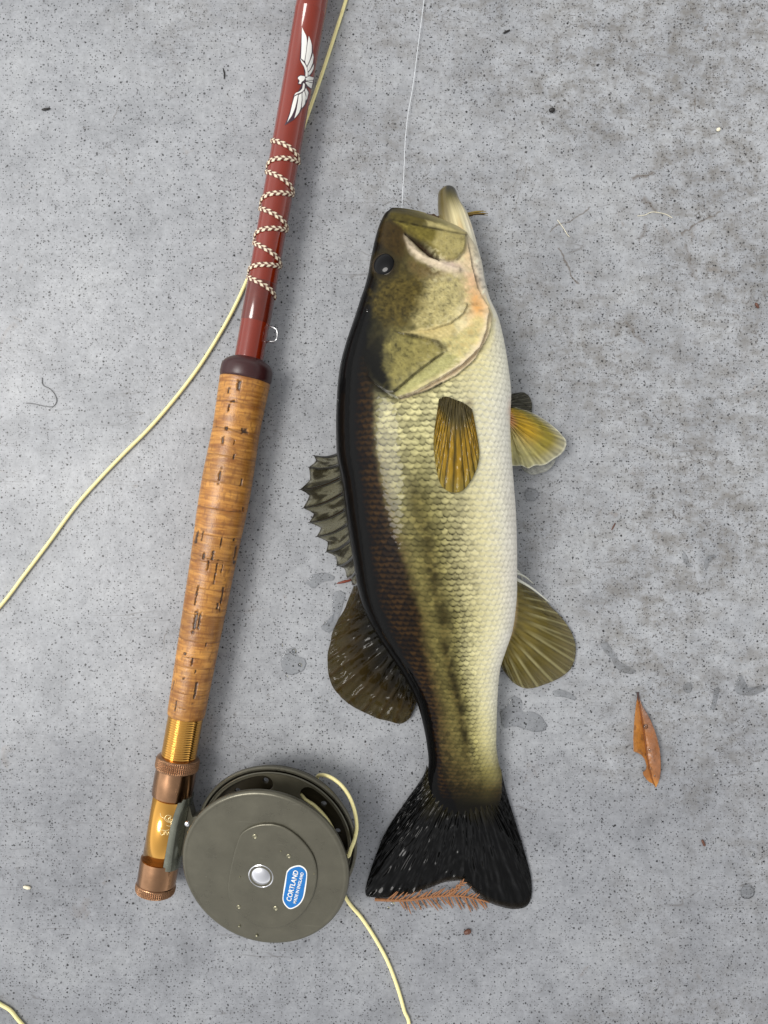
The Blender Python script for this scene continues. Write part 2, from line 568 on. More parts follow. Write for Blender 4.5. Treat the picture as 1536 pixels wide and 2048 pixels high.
M_redbit = plain('red_brown_scrap', (92, 56, 40), 0.5, var=0.25, vscale=900)
M_fish = colmat('wet_fish_skin', 0.45, coat=0.34, coat_rough=0.03, bump_scale=2600, bump_str=0.10, spec=0.03, ior=1.36, film=0.85)
M_jaw = colmat('wet_jaw_skin', 0.4, coat=1.0, coat_rough=0.05, bump_scale=1800, bump_str=0.12, spec=0.15, ior=1.34)
M_fin = colmat('wet_fin_membrane', 0.42, coat=0.42, coat_rough=0.03, alpha=True, bump_scale=1.0, bump_str=1.0, spec=0.03, ior=1.38, bump_dist=0.0030, bump_detail=0.8, ray_film=True)
M_web = colmat('wet_spiny_web', 0.42, coat=0.5, coat_rough=0.04, alpha=True, bump_scale=300, bump_str=0.4, spec=0.03, ior=1.36, bump_dist=0.0006)
M_leaf = colmat('dry_leaf', 0.40, coat=0.25, coat_rough=0.15, bump_scale=900, bump_str=0.35)
M_lure = colmat('lure_fibre', 0.45)
M_cord = colmat('braided_cord', 0.6)


def nylon_material():
    m, nt, b = newmat('clear_nylon')
    setp(b, Base_Color=(0.85, 0.88, 0.9, 1), Roughness=0.12, Alpha=0.55, Coat_Weight=1.0)
    return m


def water_material():
    m, nt, b = newmat('water_film')
    nt.nodes.remove(b)
    out = nt.nodes['Material Output']
    tr = node(nt, 'ShaderNodeBsdfTransparent'); tr.inputs[0].default_value = (0.90, 0.905, 0.91, 1)
    gl = node(nt, 'ShaderNodeBsdfGlossy'); gl.inputs['Roughness'].default_value = 0.03
    fr = node(nt, 'ShaderNodeFresnel'); fr.inputs[0].default_value = 1.33
    mx = node(nt, 'ShaderNodeMixShader')
    nt.links.new(fr.outputs[0], mx.inputs[0]); nt.links.new(tr.outputs[0], mx.inputs[1]); nt.links.new(gl.outputs[0], mx.inputs[2])
    nt.links.new(mx.outputs[0], out.inputs['Surface'])
    return m


M_nylon = nylon_material()
M_water = water_material()

# ------------------------------------------------------------------ the deck
gv = [(-1.2, -1.2, 0), (1.2, -1.2, 0), (1.2, 1.2, 0), (-1.2, 1.2, 0)]
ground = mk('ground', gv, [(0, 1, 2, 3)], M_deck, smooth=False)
ground['kind'] = 'structure'
ground['label'] = 'grey speckled boat deck with scuffs and damp patches'

# ------------------------------------------------------------------ the fish
fish = root('largemouth_fish', 'wet olive and white bass lying on its side beside the fishing rod', 'fish', W(870, 1100, 0.0))

# outline stations: key s, left (back) point, right (belly) point, half thickness mm, mid height mm, fullness
ST = [
    # s     Lx   Ly    Rx    Ry    T     zc    p
    (425,  779,  420,  858,  434,  4.5, 21.0, 2.2),
    (435,  770,  428,  884,  443,  7.5, 21.5, 2.3),
    (450,  763,  441,  908,  455, 10.5, 22.0, 2.4),
    (470,  757,  456,  930,  468, 13.0, 22.5, 2.5),
    (490,  750,  480,  946,  489, 15.5, 23.0, 2.5),
    (515,  743,  512,  957,  514, 17.5, 23.5, 2.4),
    (540,  738,  541,  963,  540, 19.5, 24.0, 2.3),
    (570,  731,  570,  969,  570, 21.5, 24.5, 2.2),
    (600,  721,  600,  979,  600, 23.0, 25.0, 2.2),
    (640,  708,  640,  996,  640, 25.0, 25.5, 2.15),
    (690,  691,  690, 1008,  690, 26.5, 26.5, 2.1),
    (740,  679,  740, 1016,  740, 27.5, 27.5, 2.1),
    (790,  674,  790, 1021,  790, 28.5, 28.5, 2.1),
    (850,  672,  850, 1019,  850, 29.0, 29.0, 2.1),
    (900,  673,  900, 1021,  900, 29.0, 29.0, 2.1),
    (965,  684,  965, 1026,  965, 28.5, 28.5, 2.1),
    (1035, 693, 1035, 1031, 1035, 27.5, 27.5, 2.1),
    (1112, 705, 1112, 1033, 1112, 26.0, 26.0, 2.1),
    (1178, 716, 1178, 1033, 1178, 24.2, 24.2, 2.1),
    (1221, 729, 1221, 1030, 1221, 22.5, 22.5, 2.1),
    (1260, 748, 1260, 1024, 1260, 20.8, 20.8, 2.1),
    (1300, 773, 1300, 1011, 1300, 18.8, 18.8, 2.1),
    (1340, 800, 1340,  999, 1340, 16.8, 16.8, 2.1),
    (1405, 834, 1405,  994, 1405, 13.8, 13.8, 2.1),
    (1440, 844, 1440,  993, 1440, 12.4, 12.4, 2.1),
    (1485, 853, 1485,  992, 1485, 10.8, 11.0, 2.1),
    (1524, 857, 1524,  997, 1524,  8.6,  9.6, 2.1),
    (1550, 856, 1550, 1004, 1550,  6.2,  9.0, 2.0),
    (1580, 860, 1580, 1004, 1580,  3.8,  8.2, 1.9),
    (1610, 872, 1610,  998, 1610,  1.7,  7.3, 1.8),
    (1645, 894, 1645,  982, 1645,  0.4,  5.2, 1.8),
]
STA = np.array(ST, float)
ss = STA[:, 0]


def Lx_y(y): return np.interp(y, STA[:, 2], STA[:, 1])
def Rx_y(y): return np.interp(y, STA[:, 4], STA[:, 3])
def zc_y(y): return np.interp(y, ss, STA[:, 6]) * 1e-3


tstops = np.linspace(0, 1, 81)
CT = {
    420: [(0, (36, 34, 20)), (.3, (66, 58, 26)), (.6, (96, 88, 44)), (1, (140, 128, 78))],
    480: [(0, (30, 29, 17)), (.12, (50, 44, 20)), (.25, (80, 70, 28)), (.5, (122, 112, 52)), (.72, (156, 146, 84)), (.88, (190, 176, 118)), (1, (205, 190, 150))],
    545: [(0, (26, 26, 17)), (.14, (44, 40, 18)), (.3, (74, 66, 28)), (.45, (106, 96, 44)), (.62, (168, 152, 100)), (.76, (200, 184, 136)), (.9, (222, 196, 150)), (1, (228, 218, 196))],
    600: [(0, (22, 22, 15)), (.13, (38, 36, 17)), (.32, (84, 75, 32)), (.5, (116, 104, 48)), (.62, (176, 164, 98)), (.76, (204, 190, 130)), (.87, (216, 180, 122)), (.94, (226, 204, 154)), (1, (232, 226, 204))],
    660: [(0, (18, 18, 14)), (.12, (28, 27, 15)), (.22, (60, 55, 26)), (.4, (104, 96, 46)), (.55, (148, 136, 70)), (.7, (206, 192, 132)), (.8, (214, 184, 126)), (.88, (228, 214, 158)), (1, (234, 230, 206))],
    730: [(0, (15, 15, 12)), (.10, (22, 20, 12)), (.17, (48, 40, 20)), (.24, (78, 72, 38)), (.38, (112, 106, 54)), (.5, (150, 140, 74)), (.62, (182, 172, 104)), (.74, (206, 196, 140)), (.86, (226, 218, 168)), (1, (236, 232, 208))],
    800: [(0, (12, 12, 10)), (.09, (16, 15, 10)), (.15, (42, 30, 14)), (.2, (62, 50, 24)), (.245, (150, 144, 92)), (.4, (176, 168, 108)), (.6, (196, 188, 128)), (.75, (214, 207, 162)), (.9, (230, 226, 200)), (1, (236, 233, 216))],
    870: [(0, (10, 10, 9)), (.10, (14, 13, 9)), (.16, (42, 28, 13)), (.205, (60, 44, 20)), (.235, (140, 132, 78)), (.3, (170, 162, 104)), (.5, (186, 178, 112)), (.65, (204, 196, 142)), (.8, (224, 219, 184)), (1, (235, 231, 214))],
    1000: [(0, (8, 8, 7)), (.11, (13, 11, 8)), (.17, (44, 28, 12)), (.215, (58, 40, 17)), (.25, (116, 104, 50)), (.33, (156, 148, 84)), (.41, (118, 108, 40)), (.48, (142, 132, 58)), (.6, (184, 174, 106)), (.75, (209, 200, 148)), (.9, (227, 222, 194)), (1, (234, 228, 212))],
    1080: [(0, (8, 8, 6)), (.10, (12, 10, 7)), (.19, (44, 28, 12)), (.26, (56, 40, 16)), (.30, (102, 92, 36)), (.38, (142, 132, 60)), (.46, (116, 106, 38)), (.53, (150, 140, 64)), (.64, (192, 182, 118)), (.8, (215, 207, 160)), (.92, (228, 223, 198)), (1, (236, 229, 214))],
    1150: [(0, (8, 7, 6)), (.10, (13, 11, 7)), (.2, (46, 29, 12)), (.29, (58, 42, 16)), (.335, (96, 86, 30)), (.40, (132, 122, 50)), (.48, (104, 94, 32)), (.55, (154, 143, 70)), (.68, (198, 188, 126)), (.85, (220, 213, 174)), (1, (236, 229, 214))],
    1230: [(0, (8, 7, 6)), (.12, (15, 12, 8)), (.24, (50, 33, 13)), (.34, (64, 48, 18)), (.38, (100, 90, 32)), (.46, (130, 120, 48)), (.53, (96, 87, 29)), (.60, (154, 144, 70)), (.74, (205, 196, 136)), (.88, (222, 216, 178)), (1, (236, 230, 214))],
    1300: [(0, (8, 7, 6)), (.12, (18, 14, 8)), (.24, (50, 35, 14)), (.31, (76, 62, 21)), (.42, (128, 118, 44)), (.50, (94, 85, 28)), (.58, (148, 138, 64)), (.72, (208, 200, 140)), (.88, (226, 220, 184)), (1, (236, 231, 214))],
    1400: [(0, (10, 9, 7)), (.12, (30, 21, 10)), (.25, (66, 52, 18)), (.4, (122, 112, 42)), (.52, (92, 83, 28)), (.62, (156, 146, 72)), (.75, (210, 202, 142)), (1, (230, 225, 198))],
    1480: [(0, (11, 10, 6)), (.14, (36, 27, 11)), (.3, (84, 74, 25)), (.45, (118, 108, 42)), (.58, (102, 93, 34)), (.7, (172, 162, 88)), (.85, (204, 196, 136)), (1, (206, 199, 152))],
    1540: [(0, (10, 10, 6)), (.25, (42, 37, 14)), (.5, (80, 72, 26)), (.75, (124, 115, 52)), (.9, (138, 129, 68)), (1, (104, 96, 48))],
    1580: [(0, (10, 9, 5)), (.3, (24, 21, 9)), (.55, (44, 39, 15)), (.8, (60, 54, 22)), (1, (40, 35, 16))],
    1612: [(0, (10, 9, 5)), (.5, (20, 17, 8)), (1, (18, 15, 8))],
    1640: [(0, (7, 7, 5)), (1, (10, 9, 5))],
}
cy = np.array(sorted(CT))
CTAB = np.stack([np.stack([np.interp(tstops, [a for a, _ in CT[y]], lin([c for _, c in CT[y]])[:, k]) for k in range(3)], -1) for y in cy])


def table_color(py, t):
    fy = np.interp(py, cy, np.arange(len(cy)))
    i = np.clip(fy.astype(int), 0, len(cy) - 2); f = fy - i
    ft = np.clip(t, 0, 1) * 80
    j = np.clip(ft.astype(int), 0, 79); h = ft - j
    f = f[..., None]; h = h[..., None]
    return ((CTAB[i, j] * (1 - h) + CTAB[i, j + 1] * h) * (1 - f) + (CTAB[i + 1, j] * (1 - h) + CTAB[i + 1, j + 1] * h) * f)


def Z1(pts):
    return [(640 + x / 2.954, 340 + y / 2.954) for x, y in pts]


MAXILLA = Z1([(418, 292), (500, 312), (600, 332), (700, 352), (858, 386), (862, 440), (848, 492), (805, 537), (745, 545), (700, 517), (650, 458), (560, 402), (490, 352)])
CREVICE = Z1([(505, 378), (560, 418), (610, 455), (655, 497), (702, 532)])
CHEEKFOLD = Z1([(485, 372), (525, 450), (610, 520), (720, 562), (812, 592)])
PREOP = Z1([(440, 952), (480, 966), (600, 990), (690, 1016), (748, 1068)])
PRERIDGE = Z1([(540, 958), (660, 944), (770, 905), (840, 850), (875, 780)])
OPERC = Z1([(250, 1090), (275, 1190), (330, 1265), (405, 1312), (440, 1312), (560, 1205), (680, 1112), (748, 1070)])
GILL = Z1([(255, 1100), (300, 1230), (400, 1320), (460, 1347), (560, 1315), (700, 1237), (830, 1155), (925, 1060), (968, 950), (978, 830), (955, 745)])
MEMB = Z1([(470, 1355), (640, 1300), (800, 1215), (915, 1118), (992, 970), (1012, 860), (980, 735)])
JAWLINE = Z1([(868, 400), (888, 560), (925, 700), (958, 760), (985, 880)])
EYE = Z1([(372, 560)])[0]


def scales(U, Vv):
    """imbricate scale lattice: returns distance to the free edge (0 at edge) and a random value per scale"""
    de = np.zeros(U.shape); rid = np.zeros(U.shape); done = np.zeros(U.shape, bool)
    j0 = np.floor(Vv)
    for dj in (-1, 0, 1, 2):
        j = j0 + dj
        off = 0.5 * np.mod(j, 2)
        ci = np.round(U - off) + off
        q = (U - ci) / 0.60
        edge = j + 0.95 * np.sqrt(np.clip(1 - q * q, 0, 1)) - 0.35
        hit = (~done) & (Vv <= edge)
        de = np.where(hit, edge - Vv, de)
        rid = np.where(hit, _hash(ci * 2, j, 5), rid)
        done |= hit
    return de, rid


def build_fish_body():
    n_rows = 760
    s = np.linspace(425, 1640, n_rows)
    L = np.stack([pchip(s, ss, STA[:, 1]), pchip(s, ss, STA[:, 2])], -1)
    R = np.stack([pchip(s, ss, STA[:, 3]), pchip(s, ss, STA[:, 4])], -1)
    T = pchip(s, ss, STA[:, 5]) * 1e-3
    zc = pchip(s, ss, STA[:, 6]) * 1e-3
    p = pchip(s, ss, STA[:, 7])
    # rounded snout cap
    q = np.linspace(1, 0, 9)[:-1]
    capf = np.sqrt(1 - q**2)
    Lc = L[0] + (np.array([10, 3.0]) * (1 - capf)[:, None]) + np.array([1.2, -5.5]) * q[:, None]
    Rc = R[0] + (np.array([-12, -3.0]) * (1 - capf)[:, None]) + np.array([1.2, -5.5]) * q[:, None]
    L = np.vstack([Lc, L]); R = np.vstack([Rc, R])
    T = np.concatenate([T[0] * np.maximum(capf, 0.02), T]); zc = np.concatenate([np.full(8, zc[0]), zc]); p = np.concatenate([np.full(8, p[0]), p])
    s = np.concatenate([425 - 6 * q, s])
    A = W(L[:, 0], L[:, 1], zc); B = W(R[:, 0], R[:, 1], zc)
    ntop, nbot = 260, 90
    th = np.concatenate([np.linspace(0, PI, ntop), np.linspace(PI, 2 * PI, nbot + 2)[1:-1]])
    c = np.cos(th)[None]; sn = np.sin(th)[None]
    e = (2.0 / p)[:, None]
    cc = np.sign(c) * np.abs(c) ** e; sz = np.sign(sn) * np.abs(sn) ** e
    t_across = (1 - cc) / 2
    Vp = A[:, None] * (1 - t_across[..., None]) + B[:, None] * t_across[..., None]
    dz = T[:, None] * sz
    # flatter, settled underside
    Vp[..., 2] = zc[:, None] + np.where(dz > 0, dz, dz * 0.97)
    # base normal (analytic, ignoring axial slope)
    wdt = np.linalg.norm(B - A, axis=1)[:, None] / 2
    nx = np.sign(-cc) * np.abs(cc) ** (p[:, None] - 1) / wdt
    nz = np.sign(sz) * np.abs(sz) ** (p[:, None] - 1) / np.maximum(T, 1e-4)[:, None]
    nl = np.hypot(nx, nz) + 1e-12
    D = (B - A) / (np.linalg.norm(B - A, axis=1)[:, None] + 1e-12)
    N = D[:, None] * (nx / nl)[..., None]
    N[..., 2] += nz / nl
    # feature coordinates: photo pixel of the upper flank; the lower flank mirrors it
    Up = Vp.copy(); Up[..., 2] = zc[:, None] + np.abs(dz)
    px, py = PX(Up)
    lx = Lx_y(py); rx = Rx_y(py)
    t = np.clip((px - lx) / (rx - lx), 0, 1)
    top_rows = py < 470
    t = np.where(top_rows, t_across, t)

    col = table_color(py, t + 0.012 * (fbm(px / 22, py / 14, 3) - 0.5) * 2)
    # muted skin: less yellow than the raw table, darker back
    gl = (col * np.array([0.3, 0.59, 0.11])).sum(-1, keepdims=True)
    col = gl + (col - gl) * 0.80
    tb = np.interp(py, [560, 640, 700, 800, 870, 1000, 1080, 1150, 1230, 1300, 1400, 1480, 1540, 1600], [.10, .12, .16, .215, .228, .236, .285, .325, .365, .31, .23, .19, .2, .3])
    fl_ = sstep(820, 1020, py) * (1 - sstep(0.56, 0.86, t)) * (1 - 0.3 * sstep(1440, 1540, py))
    col = col * (1 - 0.40 * fl_)[..., None]
    col = col * (1 - 0.16 * (1 - sstep(840, 1060, py)) * (1 - sstep(0.6, 0.9, t)))[..., None]
    tj = t + 0.022 * (fbm(px / 8, py / 6, 77, 2) - 0.5) * 2
    col = col * (1 - 0.86 * (1 - sstep(tb - 0.035, tb + 0.02, tj)))[..., None]
    disp = np.zeros(px.shape)

    # ---- scales
    d_g, s_g, _ = dist_poly(px, py, GILL)
    gx = np.interp(py, [p_[1] for p_ in sorted(GILL, key=lambda a: a[1])], [p_[0] for p_ in sorted(GILL, key=lambda a: a[1])])
    headpoly = GILL + [(985, 560), (960, 400), (740, 400), (660, 560), (650, 690)]
    in_head = inside(px, py, headpoly)
    d_head = np.where(in_head, -d_g, d_g)
    smask = sstep(2, 10, d_head) * sstep(640, 700, py) * (1 - sstep(1560, 1610, py))
    # back region above the gill cover is scaled from the nape
    smask = np.maximum(smask, sstep(600, 680, py) * (1 - in_head) * (1 - sstep(1560, 1610, py)))
    seg = np.linalg.norm(np.diff(Up[:, :ntop], axis=1), axis=2)
    arc = np.concatenate([np.zeros((len(s), 1)), np.cumsum(seg, axis=1)], 1)
    mid = arc[:, ntop // 2][:, None]
    a_top = arc - mid
    # lower flank takes the mirrored arc by interpolation on t_across
    a_all = np.empty(px.shape)
    a_all[:, :ntop] = a_top
    for i in range(len(s)):
        a_all[i, ntop:] = np.interp(t_across[i, ntop:], t_across[i, :ntop], a_top[i])
    sw = np.interp(s, [640, 800, 1000, 1200, 1400, 1600], [3.4, 3.9, 3.9, 3.6, 3.1, 2.6]) * 1e-3
    a_n = a_all / sw[:, None]
    # smaller scales toward belly and back
    a_n = a_n + 0.012 * np.sign(a_n) * np.maximum(np.abs(a_n) - 5, 0) ** 2
    sv = sw * 0.74
    ds = np.gradient(s) * S * 0.93
    Vc = np.cumsum(ds / sv)[:, None] + 0 * a_n
    wob = (fbm(px / 60, py / 60, 9, 2) - 0.5) + 0.6 * (vnoise(px / 15, py / 15, 91) - 0.5)
    de, rid = scales(a_n + wob * 0.5, Vc + wob * 0.6)
    rise = np.clip(1 - de / 1.5, 0, 1)
    amp = 0.00050 * (0.35 + 0.65 * sstep(0.03, 0.30, t))
    disp += smask * amp * (rise - 0.5)
    edge = np.exp(-(de / 0.28) ** 2)
    lum = col.mean(-1)
    darkside = sstep(0.02, 0.16, lum)
    belly = sstep(0.58, 0.82, t)
    k = smask * edge * (0.45 + 0.75 * fbm(px / 10, py / 10, 57, 2)) * darkside * ((0.80 + 0.25 * sstep(980, 1080, py)) * (1 - belly) + 0.24 * belly)
    k = np.clip(k, 0, 0.9)
    col = col * (1 - k[..., None])
    cen = np.exp(-((de - 0.62) / 0.34) ** 2)
    col = col * (1 + smask * cen * (0.26 * (1 - belly) + 0.03) * darkside)[..., None]
    col = col * (1 + (smask * (rid - 0.5) * (0.55 * (1 - belly) + 0.08))[..., None])
    # belly scales: yellowish centres on white
    yel = np.array([1.0, 0.965, 0.80])
    col = mixc(col, col * yel, smask * cen * belly * (0.9 * (1 - sstep(0.86, 0.97, t))))
    # dark back: reddish brown centre on each scale
    backm = smask * (1 - darkside) * sstep(0.09, 0.17, t) * cen * (0.35 + rid)
    col = col + backm[..., None] * lin((84, 58, 26)) * 0.30
    # dark lateral blotches along the flank
    bl = fbm(px / 26, py / 20, 21, 3)
    tl = np.interp(py, [820, 950, 1000, 1080, 1150, 1300, 1400, 1480], [.40, .40, .43, .47, .49, .51, .53, .56])
    lat = np.exp(-((t - tl) / 0.055) ** 2) * sstep(940, 1010, py) * (1 - sstep(1480, 1540, py))
    col = col * (1 - (0.62 * lat * sstep(0.42, 0.60, bl) * smask)[..., None])
    sp = fbm(px / 9, py / 9, 33, 2)
    spm = fbm(px / 5, py / 4, 35, 2)
    col = col * (1 + (smask * (spm - 0.5) * 0.55 * (1 - 0.6 * belly))[..., None])
    speck_m = sstep(0.62, 0.74, sp) * sstep(0.5, 0.6, t) * (1 - sstep(0.72, 0.82, t)) * smask * sstep(950, 1050, py)
    col = col * (1 - 0.30 * speck_m[..., None])

    # ---- head plates and folds
    hm = 1.0

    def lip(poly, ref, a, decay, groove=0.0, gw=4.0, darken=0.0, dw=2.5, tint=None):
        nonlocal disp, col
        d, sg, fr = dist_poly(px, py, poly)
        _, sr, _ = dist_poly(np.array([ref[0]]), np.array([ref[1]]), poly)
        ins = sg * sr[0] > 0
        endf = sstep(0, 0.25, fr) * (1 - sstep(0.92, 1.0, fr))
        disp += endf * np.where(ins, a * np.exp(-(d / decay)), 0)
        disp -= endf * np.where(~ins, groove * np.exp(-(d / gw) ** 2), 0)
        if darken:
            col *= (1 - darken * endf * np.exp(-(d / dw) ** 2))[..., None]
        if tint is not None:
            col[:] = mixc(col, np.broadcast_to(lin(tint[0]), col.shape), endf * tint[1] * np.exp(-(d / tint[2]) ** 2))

    head = in_head.astype(float)
    # fine mottled skin and tiny cheek scales
    mot = fbm(px / 7, py / 7, 41, 3); mot2 = fbm(px / 28, py / 28, 44, 3)
    hz = head * sstep(470, 520, py)
    col *= (1 + hz * ((mot - 0.5) * 1.3 + (mot2 - 0.5) * 1.0))[..., None]
    disp += hz * (vnoise(px / 6, py / 6, 50) - 0.5) * 0.00010
    ck, rid2 = scales(px / 7.0, py / 5.0)
    disp += hz * 0.00016 * np.clip(1 - ck / 1.4, 0, 1) * sstep(0.3, 0.5, t)
    cheek = inside(px, py, Z1([(560, 620), (860, 600), (900, 700), (860, 860), (700, 910), (560, 900), (480, 780)]))
    col *= (1 + cheek * 0.16 * sstep(0.45, 0.6, mot))[..., None]

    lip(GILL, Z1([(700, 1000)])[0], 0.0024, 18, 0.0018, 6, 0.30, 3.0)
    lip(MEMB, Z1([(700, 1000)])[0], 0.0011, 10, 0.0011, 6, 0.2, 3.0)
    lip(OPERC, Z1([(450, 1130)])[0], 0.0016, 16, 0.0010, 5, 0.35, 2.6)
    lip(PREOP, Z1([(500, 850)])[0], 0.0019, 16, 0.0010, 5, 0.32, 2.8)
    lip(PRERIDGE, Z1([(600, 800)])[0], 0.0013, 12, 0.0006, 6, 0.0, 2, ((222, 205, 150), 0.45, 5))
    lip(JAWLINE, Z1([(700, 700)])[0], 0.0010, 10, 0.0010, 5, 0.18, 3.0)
    # fold between gill cover strips (pale pinkish)
    for pl, a in ((Z1([(700, 1232), (820, 1150), (915, 1055), (950, 960)]), 0.6), (Z1([(960, 760), (1000, 860), (1000, 960), (930, 1080)]), 0.5), (Z1([(560, 1290), (680, 1235), (800, 1165)]), 0.5)):
        d, _, fr = dist_poly(px, py, pl)
        k = np.exp(-(d / 4.5) ** 2) * sstep(0, .15, fr) * (1 - sstep(.85, 1, fr))
        disp += 0.0007 * k
        col[:] = mixc(col, np.broadcast_to(lin((236, 216, 180)), col.shape), a * k)
    strip1 = inside(px, py, Z1([(440, 1316), (560, 1208), (680, 1115), (750, 1072), (830, 1100), (815, 1150), (700, 1232), (560, 1310), (460, 1345)]))
    col = np.where(strip1[..., None], mixc(col, col * 0 + lin((186, 178, 118)) * (0.7 + 0.6 * mot)[..., None], 0.6 + 0 * px), col)
    strip2 = inside(px, py, GILL[4:] + MEMB[::-1])
    col = np.where(strip2[..., None], mixc(col, col * 0 + lin((222, 204, 166)), 0.55 + 0 * px), col)
    # maxilla plate
    dm, _, _ = dist_poly(px, py, MAXILLA, True)
    im = inside(px, py, MAXILLA)
    disp += np.where(im, 0.0024 * sstep(0, 7, dm), 0)
    mcol = table_color(py, t) * 0
    fx = np.clip((px - 785) / 145, 0, 1)
    mcol = mixc(np.broadcast_to(lin((70, 62, 24)), col.shape), np.broadcast_to(lin((162, 150, 90)), col.shape), sstep(0.35, 0.95, fx))
    mcol = mcol * (0.45 + 0.7 * fbm(px / 9, py / 9, 61, 3) + 0.5 * fbm((px + 2 * py) / 40, (py - px * 0.5) / 6, 63, 3))[..., None]
    col = np.where((im & (dm > 0.8))[..., None], mixc(col, mcol, 0.85 * sstep(0, 5, dm)), col)
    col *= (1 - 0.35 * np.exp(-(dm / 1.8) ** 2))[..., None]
    # premaxilla lip along the front edge
    lipd, _, _ = dist_poly(px, py, Z1([(430, 262), (520, 275), (640, 310), (850, 378)]))
    disp += 0.0016 * np.exp(-(lipd / 6) ** 2)
    col = mixc(col, np.broadcast_to(lin((112, 100, 52)), col.shape), 0.5 * np.exp(-(lipd / 4) ** 2))
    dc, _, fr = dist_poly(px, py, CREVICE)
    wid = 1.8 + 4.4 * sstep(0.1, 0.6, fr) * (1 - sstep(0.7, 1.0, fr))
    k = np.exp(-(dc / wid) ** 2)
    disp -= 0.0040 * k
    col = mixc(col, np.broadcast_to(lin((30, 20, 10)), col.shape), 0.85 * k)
    df, _, fr = dist_poly(px, py, CHEEKFOLD)
    k = np.exp(-(df / 5.5) ** 2) * sstep(0, .1, fr)
    disp += 0.0018 * k
    col = mixc(col, np.broadcast_to(lin((206, 186, 152)), col.shape), k * (0.25 + 0.5 * fr))

    def blob(x, y, rx_, ry_, c_, a, rot=0.0):
        nonlocal col
        X, Y = Z1([(x, y)])[0]
        ddx, ddy = px - X, py - Y
        cr, sr_ = math.cos(rot), math.sin(rot)
        u = (ddx * cr + ddy * sr_) / (rx_ / 2.954); v = (-ddx * sr_ + ddy * cr) / (ry_ / 2.954)
        col = mixc(col, np.broadcast_to(lin(c_), col.shape), a * np.exp(-(u * u + v * v)) * np.clip(0.6 + (mot - 0.3), 0, 1.2))

    fleck = sstep(0.50, 0.66, fbm(px / 5, py / 4, 47, 2)) * hz * sstep(0.40, 0.62, t) * (1 - sstep(0.86, 0.93, t))
    col = mixc(col, np.broadcast_to(lin((216, 206, 162)), col.shape), 0.55 * fleck)
    ox, oy = Z1([(330, 1185)])[0]
    osp = inside(px, py, Z1([(250, 1080), (330, 960), (400, 960), (380, 1060), (400, 1180), (430, 1300), (400, 1318), (310, 1240)]))
    dsp, _, _ = dist_poly(px, py, Z1([(250, 1080), (330, 960), (400, 960), (380, 1060), (400, 1180), (430, 1300), (400, 1318), (310, 1240)]), True)
    col = mixc(col, np.broadcast_to(lin((13, 13, 10)), col.shape), osp * (0.35 + 0.6 * sstep(900, 1150, (py - 340) * 2.954)) * sstep(0, 9, dsp))
    blob(770, 570, 70, 26, (224, 206, 200), 0.8, 0.3)
    blob(480, 420, 60, 110, (58, 44, 16), 0.6, -0.5)
    blob(430, 330, 90, 45, (44, 38, 18), 0.7, 0.2)
    blob(600, 560, 80, 40, (92, 78, 40), 0.5, 0.5)
    blob(925, 790, 42, 120, (226, 158, 76), 0.75, -0.15)
    blob(880, 660, 40, 70, (226, 168, 130), 0.45)
    blob(800, 575, 60, 30, (214, 178, 158), 0.6)
    blob(870, 500, 25, 60, (222, 176, 128), 0.4)
    blob(320, 1170, 75, 150, (12, 12, 10), 1.0, -0.4)
    blob(385, 1270, 60, 55, (12, 12, 10), 1.0)
    blob(420, 440, 60, 60, (40, 30, 12), 0.6)
    blob(470, 700, 110, 80, (60, 50, 20), 0.5)
    blob(600, 1060, 90, 40, (96, 86, 40), 0.4)
    blob(880, 1385, 28, 40, (90, 70, 50), 0.7)
    blob(860, 715, 7, 7, (120, 50, 20), 0.8)
    blob(450, 400, 60, 90, (72, 50, 18), 0.5)
    blob(1130, 1420, 22, 60, (220, 160, 120), 0.5)
    tex1 = fbm(px / 4.5, py / 4.0, 141, 3); tex2 = fbm(px / 10, py / 10, 143, 3)

    def region(poly, c_, a, soft=5.0, tex=0.5, dark=None):
        nonlocal col
        P_ = Z1(poly)
        ii = inside(px, py, P_)
        d_, _, _ = dist_poly(px, py, P_, True)
        sd_ = np.where(ii, d_, -d_) + 1.1 * soft * (tex2 - 0.5) * 2
        soft = soft * 1.35
        m_ = sstep(-soft, soft, sd_) * a
        cc_ = np.broadcast_to(lin(c_), col.shape) * (1 + tex * ((tex1 - 0.5) * 3.2 + (tex2 - 0.5) * 1.8))[..., None]
        if dark is not None:
            cc_ = mixc(cc_, np.broadcast_to(lin(dark), col.shape), 0.55 * sstep(0.50, 0.68, tex1))
        col = mixc(col, np.clip(cc_, 0.004, 0.9), m_)

    region([(360, 650), (470, 610), (640, 640), (640, 740), (590, 850), (500, 940), (380, 910), (330, 860), (330, 740)], (72, 62, 27), 0.9, 16, 0.6)
    region([(640, 650), (760, 620), (850, 610), (870, 700), (850, 800), (780, 870), (660, 900), (570, 915), (560, 870), (620, 780)], (180, 168, 116), 0.85, 13, 0.6, (104, 92, 50))
    region([(490, 962), (640, 940), (790, 900), (815, 950), (760, 1005), (700, 1010), (600, 985)], (204, 186, 128), 0.8, 4, 0.25)
    region([(440, 960), (600, 995), (690, 1025), (740, 1068), (680, 1108), (560, 1198), (440, 1300), (400, 1180), (390, 1040)], (148, 138, 80), 0.65, 12, 0.6, (96, 88, 46))
    region([(450, 1318), (560, 1212), (680, 1122), (755, 1080), (805, 1105), (780, 1150), (680, 1215), (560, 1285), (470, 1325)], (170, 166, 112), 0.85, 3, 0.45, (112, 108, 62))
    region([(470, 1342), (600, 1295), (760, 1200), (890, 1090), (955, 970), (965, 860), (985, 880), (985, 980), (925, 1100), (800, 1205), (640, 1292), (490, 1352)], (226, 206, 176), 0.75, 3, 0.12)
